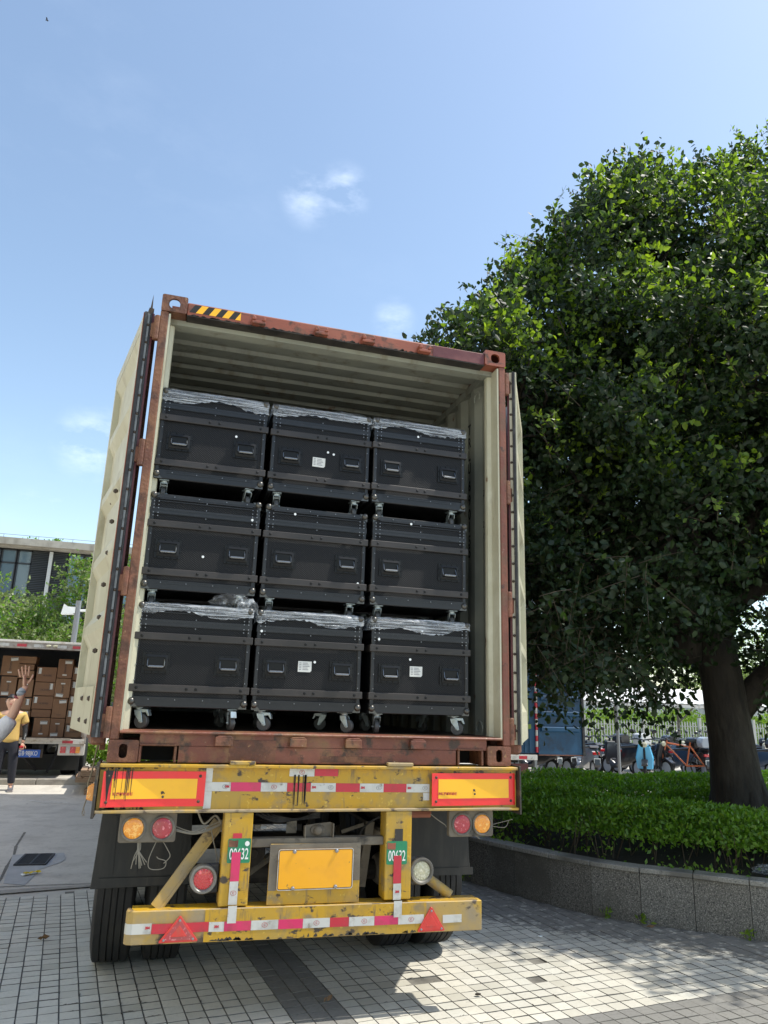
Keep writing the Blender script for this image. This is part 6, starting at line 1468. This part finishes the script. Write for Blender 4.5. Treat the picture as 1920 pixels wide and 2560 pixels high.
        m = MB(); m.prism([(-.84, .50), (-.86, .36), (-.82, .30), (-.78, .50)], lambda a, b, q: (q, a, b), -.07, .07); m.build('rear_mudguard', 'bike_black', r)
        m = MB(); m.prism([(-.17, 0), (.17, 0), (.20, .12), (.17, .24), (.06, .27), (-.06, .27), (-.17, .24), (-.20, .12)], lambda a, b, q: (a, q, b+.84), -.92, -.58); m.build('top_box', 'bike_black', r, bevel=.03, seg=2)
        m = MB(); m.sphere((0, -.75, 1.10), .001, n=4)
        m = MB(); m.tube([(-.05, .0, .30), (-.2, -.05, .02)], .012, 5); m.build('stand', 'bike_silver', r)
        return r
    proto = bike()
    K = 'bike_'
    spec = [  # x, y, rz, body, boxcolour or None, label
     (8.05, 12.6, .3, 'black', None, 'black scooter parked low beneath the open blue truck door'),
     (8.70, 12.9, .15, 'black', None, 'black scooter just right of the open blue truck door'),
     (9.30, 12.4, -.2, 'grey', None, 'grey scooter just left of the thin steel post'),
     (10.50, 12.6, .15, 'black', 'white', 'black scooter with a white top box just right of the thin steel post'),
     (10.65, 11.9, 2.5, 'blue', None, 'scooter with a sky blue front shield among the dark ones'),
     (11.35, 12.7, 3.3, 'black', None, 'black scooter with a pale lamp right of the sky blue shield'),
     (12.10, 12.7, .2, 'navy', 'black', 'scooter with a black top box right of the orange bicycle'),
     (12.42, 12.3, -.25, 'black', 'silver', 'dark scooter with a silver top box close left of the tree trunk'),
     (12.62, 11.8, .5, 'red', None, 'red scooter tight against the left side of the tree trunk'),
     (13.60, 12.5, .1, 'black', None, 'black scooter mostly hidden behind the tree trunk'),
     (14.55, 12.6, .1, 'navy', 'black', 'dark scooter with top box just right of the tree trunk'),
     (15.05, 12.1, .2, 'cream', None, 'cream scooter at the right picture edge behind the hedge')]
    for i in range(15):
        x = 8.6+i*.56; c = ['black', 'navy', 'black', 'grey', 'black', 'black', 'navy', 'black'][i % 8]; bx = 'black' if i % 3 == 1 else None
        if i == 1: c, lb = 'red', 'rear row scooter with a red shield beside the blue door'
        elif i == 13: c, lb = 'orange', 'rear row orange scooter just right of the tree trunk'
        elif i < 11: lb = 'dark rear row scooter, %s from the blue truck door' % ['first', '', 'third', 'fourth', 'fifth', 'sixth', 'seventh', 'eighth', 'ninth', 'tenth', 'eleventh'][i]
        else: lb = {11: 'dark rear row scooter hidden behind the left half of the tree trunk', 12: 'dark rear row scooter hidden behind the right half of the tree trunk', 14: 'dark rear row scooter nearest the right picture edge'}[i]
        spec.append((x+rnd.uniform(-.08, .08), 14.2+rnd.uniform(-.15, .15), rnd.choice([.1, 3.1, .2, 3.3, -.15])+rnd.uniform(-.1, .1), c, bx, lb))
    for i, (x, y, rz, c, bx, lb) in enumerate(spec):
        rm = {'bike_grey': K+c}
        if bx: rm2 = dict(rm)
        o = dup(proto, (x, y, gz), rz, lb, None, skip=() if bx else ('top_box',)); o.scale = (.92, .92, .92+rnd.uniform(-.04, .06))
        for ch in o.children:
            if ch.type != 'MESH': continue
            nm = ch.name.split('.')[0]
            if nm in ('body', 'front_shield', 'mudguard'):
                cc = K+c if not (c == 'blue' and nm != 'front_shield') else 'bike_black'
                ch.material_slots[0].link = 'OBJECT'; ch.material_slots[0].material = MATS[cc]
            if nm == 'top_box': ch.material_slots[0].link = 'OBJECT'; ch.material_slots[0].material = MATS[K+bx]
        o['group'] = 'motorbikes and scooters parked by the cycle shelter'
    for ch in list(proto.children):
        for g in list(ch.children): bpy.data.objects.remove(g)
        bpy.data.objects.remove(ch)
    bpy.data.objects.remove(proto)
    b = thing('bicycle', 'orange framed bicycle between the parked scooters', 'bicycle', (11.80, 12.0, gz), radians(60))
    for y in (-.52, .52):
        m = MB(); P = [(0, y+.33*cos(a), .34+.33*sin(a)) for a in np.linspace(0, 2*pi, 25)]; m.tube(P, .017, 6); w = m.build('wheel', 'tyre_rubber', b, smooth=True); m = MB()
        for k in range(9): a = pi*k/9; m.cyl((0, y+.32*cos(a), .34+.32*sin(a)), (0, y-.32*cos(a), .34-.32*sin(a)), .002, 3)
        m.build('spokes', 'bike_silver', w)
    m = MB()
    for a, c in (((0, -.52, .34), (0, -.10, .32)), ((0, -.52, .34), (0, -.20, .82)), ((0, -.10, .32), (0, -.22, .90)), ((0, -.10, .32), (0, .34, .80)), ((0, -.19, .78), (0, .34, .86)), ((0, .33, .92), (0, .52, .34))): m.cyl(a, c, .02, 8)
    m.build('frame', 'bike_orange', b); m = MB(); m.prism([(-.34, .90), (-.10, .91), (-.1, .94), (-.34, .95)], lambda a_, c_, q: (q, a_, c_), -.06, .06); m.build('saddle', 'bike_black', b)
    m = MB(); m.tube([(-.27, .25, 1.0), (-.1, .36, .98), (0, .34, .93), (.1, .36, .98), (.27, .25, 1.0)], .013, 6); m.build('handlebar', 'bike_black', b)
build_right()

# ------------------------------------------------------------------ people
def skin(name, chains, m, parent, sub=1, smooth=True):
    """chains: list of lists (point, radius[, radius2]) ; a point may be ('@', i, j) to weld to chain i vertex j"""
    vs = []; es = []; rs = []; roots = []; idx = {}
    for ci, ch in enumerate(chains):
        prev = None
        for pi_, it in enumerate(ch):
            if it[0] == '@': k = idx[(it[1], it[2])]
            else:
                k = len(vs); vs.append(tuple(it[0])); rs.append((it[1], it[2] if len(it) > 2 else it[1]))
                if prev is None: roots.append(k)
            idx[(ci, pi_)] = k
            if prev is not None: es.append((prev, k))
            prev = k
    me = bpy.data.meshes.new(name); me.from_pydata(vs, es, []); me.materials.append(MATS[m])
    o = bpy.data.objects.new(name, me); COL.objects.link(o)
    bm = bmesh.new(); bm.from_mesh(me); ly = bm.verts.layers.skin.verify()
    bm.verts.ensure_lookup_table()
    for v, r_ in zip(bm.verts, rs): v[ly].radius = r_; v[ly].use_root = v.index in roots
    bm.to_mesh(me); bm.free()
    s = o.modifiers.new('skin', 'SKIN'); s.use_smooth_shade = smooth; s.branch_smoothing = .4
    ss = o.modifiers.new('sub', 'SUBSURF'); ss.levels = sub; ss.render_levels = sub
    bpy.context.view_layer.update(); dg = bpy.context.evaluated_depsgraph_get(); m2 = bpy.data.meshes.new_from_object(o.evaluated_get(dg)); m2.name = name
    bpy.data.objects.remove(o); m2.materials.clear(); m2.materials.append(MATS[m]); m2.polygons.foreach_set('use_smooth', [True]*len(m2.polygons))
    o = bpy.data.objects.new(name, m2); COL.objects.link(o)
    if parent: o.parent = parent
    return o
def head(parent, c, ry, s=1.0):
    """extra face pieces on a head centred at c facing -y rotated by ry"""
    R_ = Matrix.Rotation(ry, 3, 'Z'); c = Vector(c)
    def p(x, y, z): return c+R_@Vector((x*s, y*s, z*s))
    m = MB(); 
    for i in range(1): pass
    bm = bmesh.new(); bmesh.ops.create_icosphere(bm, subdivisions=3, radius=1)
    dele = []
    for v in bm.verts:
        x, y, z = v.co; front = -y
        v.co = p(x*.085, y*.100+.012, z*.122+.012)
        if (front > .30 and z < .42) or z < -.35: dele.append(v)
    bmesh.ops.delete(bm, geom=dele, context='VERTS')
    me = bpy.data.meshes.new('hair'); bm.to_mesh(me); bm.free(); me.materials.append(MATS['hair_black']); o = bpy.data.objects.new('hair', me); COL.objects.link(o); o.parent = parent
    sd = o.modifiers.new('s', 'SOLIDIFY'); sd.thickness = .012
    for sx in (-1, 1):
        m = MB(); m.sphere(p(sx*.030, -.083, .008), .0095*s, n=8, sc=(1.3, .5, .6)); m.build('eye', 'hair_black', parent)
        m = MB(); m.sphere(p(sx*.031, -.085, .030), .016*s, n=6, sc=(1.1, .3, .22)); m.build('eyebrow', 'hair_black', parent)
    m = MB(); m.sphere(p(0, -.090, -.046), .022*s, n=8, sc=(1.0, .35, .28)); m.build('lips', 'lens_pink', parent)
def hand(R_, o, curl=.15, spread=.10, s=1.0, fist=False):
    """chains for a hand; local +z fingers, +x thumb side, -y palm"""
    def T(p): return tuple(Vector(o)+R_@(Vector(p)*s))
    ch = [[(T((0, 0, -.02)), .026*s, .020*s), (T((0, 0, .02)), .034*s, .016*s), (T((0, 0, .06)), .040*s, .014*s), (T((0, 0, .088)), .038*s, .011*s)]]
    for i, (x, L, a) in enumerate(((.030, .070, .14), (.010, .080, .03), (-.011, .074, -.07), (-.031, .058, -.20))):
        a *= spread/.10; b = Vector((x, 0, .070)); d = Vector((sin(a), 0, cos(a))); pts = [(T(b), .0085*s)]; q = b
        c = 0
        for k, f in enumerate((.42, .33, .25)):
            c += curl if not fist else .9; dd = Vector((d.x*cos(c), -sin(c), d.z*cos(c))); q = q+dd*L*f*1.25; pts.append((T(q), (.0085-.0009*k)*s))
        ch.append(pts)
    ch.append([(T((.020, -.004, .005)), .012*s), (T((.045, -.010, .030)), .0105*s), (T((.062, -.014, .058)), .0095*s), (T((.070, -.014, .080)), .008*s)])
    return ch
def build_people():
    # standing man by the box truck
    pz = .09
    r = thing('person', 'man in a mustard tee and dark trousers standing behind the raised arm', 'person', (-3.47, 10.5, pz), radians(8))
    H = 1.60
    C = [[((0, .0, .88), .155, .11), ((0, -.0, 1.02), .14, .10), ((0, 0, 1.18), .165, .11), ((0, .0, 1.30), .15, .09), ((-.02, 0, 1.37), .055, .055), ((-.04, -.01, 1.42), .052, .055), ((-.05, -.018, 1.47), .072, .085), ((-.05, -.01, 1.535), .078, .092), ((-.05, 0, 1.585), .045, .055)],
         [('@', 0, 3), ((.185, .01, 1.30), .055), ((.235, .02, 1.06), .042), ((.25, -.03, .97), .036), ((.235, -.06, .80), .027)],
         [('@', 0, 3), ((-.185, .01, 1.30), .055), ((-.24, .03, 1.06), .042), ((-.27, .0, .86), .030), ((-.26, -.03, .78), .027)],
         [('@', 0, 0), ((.095, 0, .80), .095), ((.12, -.02, .46), .062), ((.14, .02, .10), .042), ((.14, .03, .06), .04), ((.15, -.12, .04), .035, .025)],
         [('@', 0, 0), ((-.095, 0, .80), .095), ((-.10, .0, .46), .062), ((-.11, .03, .10), .042), ((-.11, .04, .06), .04), ((-.12, -.11, .04), .035, .025)]]
    b = skin('body', C, 'skin', r, 2)
    hd = skin('hand', hand(Euler((pi*.92, 0, .3)).to_matrix(), (.232, -.065, .79), s=.95, fist=True), 'skin', r, 1)
    skin('hand', hand(Euler((pi, 0, -.3)).to_matrix(), (-.26, -.03, .77), s=.95), 'skin', r, 1)
    head(r, (-.05, -.012, 1.515), 0)
    skin('shirt', [[((0, .0, .78), .20, .145), ((0, .0, .90), .18, .135), ((0, 0, 1.02), .172, .128), ((0, 0, 1.18), .185, .13), ((0, .0, 1.30), .165, .105), ((0, 0, 1.355), .08, .075)],
                   [('@', 0, 4), ((.19, .01, 1.295), .075), ((.222, .015, 1.17), .078), ((.23, .015, 1.13), .076)], [('@', 0, 4), ((-.19, .01, 1.295), .075), ((-.225, .02, 1.17), .078), ((-.232, .02, 1.13), .076)]], 'shirt_yellow', r, 2)
    skin('sleeve', [[((.225, .018, 1.15), .055), ((.24, .015, 1.05), .050), ((.252, -.03, .97), .044), ((.240, -.055, .83), .034)]], 'sleeve_black', r, 2)
    text('lettering', 'SPORT', .035, 'print_white', r, (.262, -.082, .92), (pi/2, -pi/2+.1, 0))
    skin('trousers', [[((0, .0, .97), .155, .112), ((0, 0, .84), .17, .125)], [('@', 0, 1), ((.10, 0, .74), .108), ((.122, -.015, .46), .082), ((.14, .015, .16), .066), ((.142, .02, .115), .064)], [('@', 0, 1), ((-.10, 0, .74), .108), ((-.105, .0, .46), .082), ((-.112, .025, .16), .066), ((-.112, .03, .115), .064)]], 'trousers_dark', r, 2)
    for x, y in ((.148, 0), (-.116, .01)):
        m = MB(); P = [(-.19, .0), (.085, .0), (.09, .05), (.06, .085), (.0, .08), (-.10, .055), (-.18, .045), (-.20, .02)]
        m.prism(P, lambda a, q, t: (x+t*(1-.3*max(0, -a-.1)*5), y+a+.02, q+.012), -.045, .045); s = m.build('shoe', 'shoe_grey', r, bevel=.018, seg=3)
        m = MB(); m.prism([(-.20, 0), (.09, 0), (.09, .018), (-.20, .018)], lambda a, q, t: (x+t, y+a+.02, q), -.048, .048); m.build('sole', 'shoe_sole', s, bevel=.004)
    m = MB(); m.sphere((.225, -.12, .74), .035, n=8, sc=(1.1, .8, .8)); o = m.build('red_cloth', 'bike_red'); o.location = (-3.47, 10.5, pz); o.rotation_euler = (0, 0, radians(8)); tag(o, 'small red thing held in the standing man\'s hand', 'cloth')
    # waving person nearer, mostly outside the picture
    r = thing('person', 'person raising an arm with a grey wristband, mostly outside the left edge', 'person', (0, 0, 0))
    W = Vector((-2.255, 3.62, 1.76)); E = Vector((-2.325, 3.62, 1.50)); Sh = Vector((-2.53, 3.66, 1.235)); q = Vector((-2.73, 3.72, 0))
    def pt(x, y, z): return q+Vector((x, y, z))
    C = [[(pt(0, 0, .84), .16, .115), (pt(0, 0, 1.0), .15, .11), (pt(0, 0, 1.14), .17, .115), (pt(0, 0, 1.25), .15, .09), (pt(0, 0, 1.33), .057), (pt(0, -.0, 1.38), .054), (pt(0, .018, 1.43), .072, .085), (pt(0, .01, 1.50), .08, .094), (pt(0, 0, 1.55), .045)],
         [('@', 0, 3), (Sh, .062), (E, .049), (E.lerp(W, .35), .046), (E.lerp(W, .8), .034), (W, .027, .030), (W+Vector((.012, 0, .035)), .024, .032)],
         [('@', 0, 3), (pt(-.19, 0, 1.23), .055), (pt(-.25, .0, .98), .043), (pt(-.27, .06, .76), .028)],
         [('@', 0, 0), (pt(.095, 0, .76), .095), (pt(.11, 0, .44), .06), (pt(.12, 0, .10), .042), (pt(.12, 0, .06), .04), (pt(.12, .13, .04), .035)],
         [('@', 0, 0), (pt(-.095, 0, .76), .095), (pt(-.11, 0, .44), .06), (pt(-.12, 0, .10), .042), (pt(-.12, 0, .06), .04), (pt(-.12, .13, .04), .035)]]
    b = skin('body', C, 'skin', r, 2)
    Rm = Euler((0, radians(-10), 0)).to_matrix() @ Matrix.Rotation(pi*.04, 3, 'Z')
    skin('hand', hand(Rm, W+Vector((-.002, 0, .040)), curl=.08, spread=.10, s=1.12), 'skin', r, 2)
    skin('hand', hand(Euler((pi, 0, 0)).to_matrix(), pt(-.27, .07, .74), s=.95), 'skin', r, 1)
    skin('wristband', [[(W-Vector((.045, 0, .075)), .046), (W-Vector((.018, 0, .030)), .044), (W+Vector((.0, 0, .012)), .038)]], 'band_grey', r, 2)
    skin('wristband_trim', [[(W-Vector((.056, 0, .095)), .0465), (W-Vector((.045, 0, .076)), .0485)]], 'band_red', r, 2)
    head(r, pt(0, .0, 1.475), pi)
    skin('shirt', [[(pt(0, 0, .80), .19, .14), (pt(0, 0, 1.0), .175, .13), (pt(0, 0, 1.14), .19, .13), (pt(0, 0, 1.24), .165, .11), (pt(0, 0, 1.31), .08)],
                   [('@', 0, 3), (Sh, .095), (Sh.lerp(E, .5)-Vector((0, 0, .03)), .098), (E-Vector((.02, 0, .05)), .082), (E+Vector((.005, 0, -.012)), .068)], [('@', 0, 3), (pt(-.19, 0, 1.22), .078), (pt(-.235, 0, 1.05), .08)]], 'shirt_white', r, 2)
    skin('trousers', [[(pt(0, 0, .86), .165, .12), (pt(0, 0, .80), .17, .125)], [('@', 0, 1), (pt(.10, 0, .70), .105), (pt(.112, 0, .44), .08), (pt(.12, 0, .12), .065)], [('@', 0, 1), (pt(-.10, 0, .70), .105), (pt(-.112, 0, .44), .08), (pt(-.12, 0, .12), .065)]], 'trousers_dark', r, 2)
    for x in (.12, -.12):
        m = MB(); m.prism([(.19, .0), (-.085, .0), (-.09, .05), (-.06, .085), (.0, .08), (.10, .055), (.18, .045), (.20, .02)], lambda a, c_, t: (q.x+x+t, q.y+a, c_), -.045, .045); m.build('shoe', 'shoe_grey', r, bevel=.018, seg=2)
build_people()
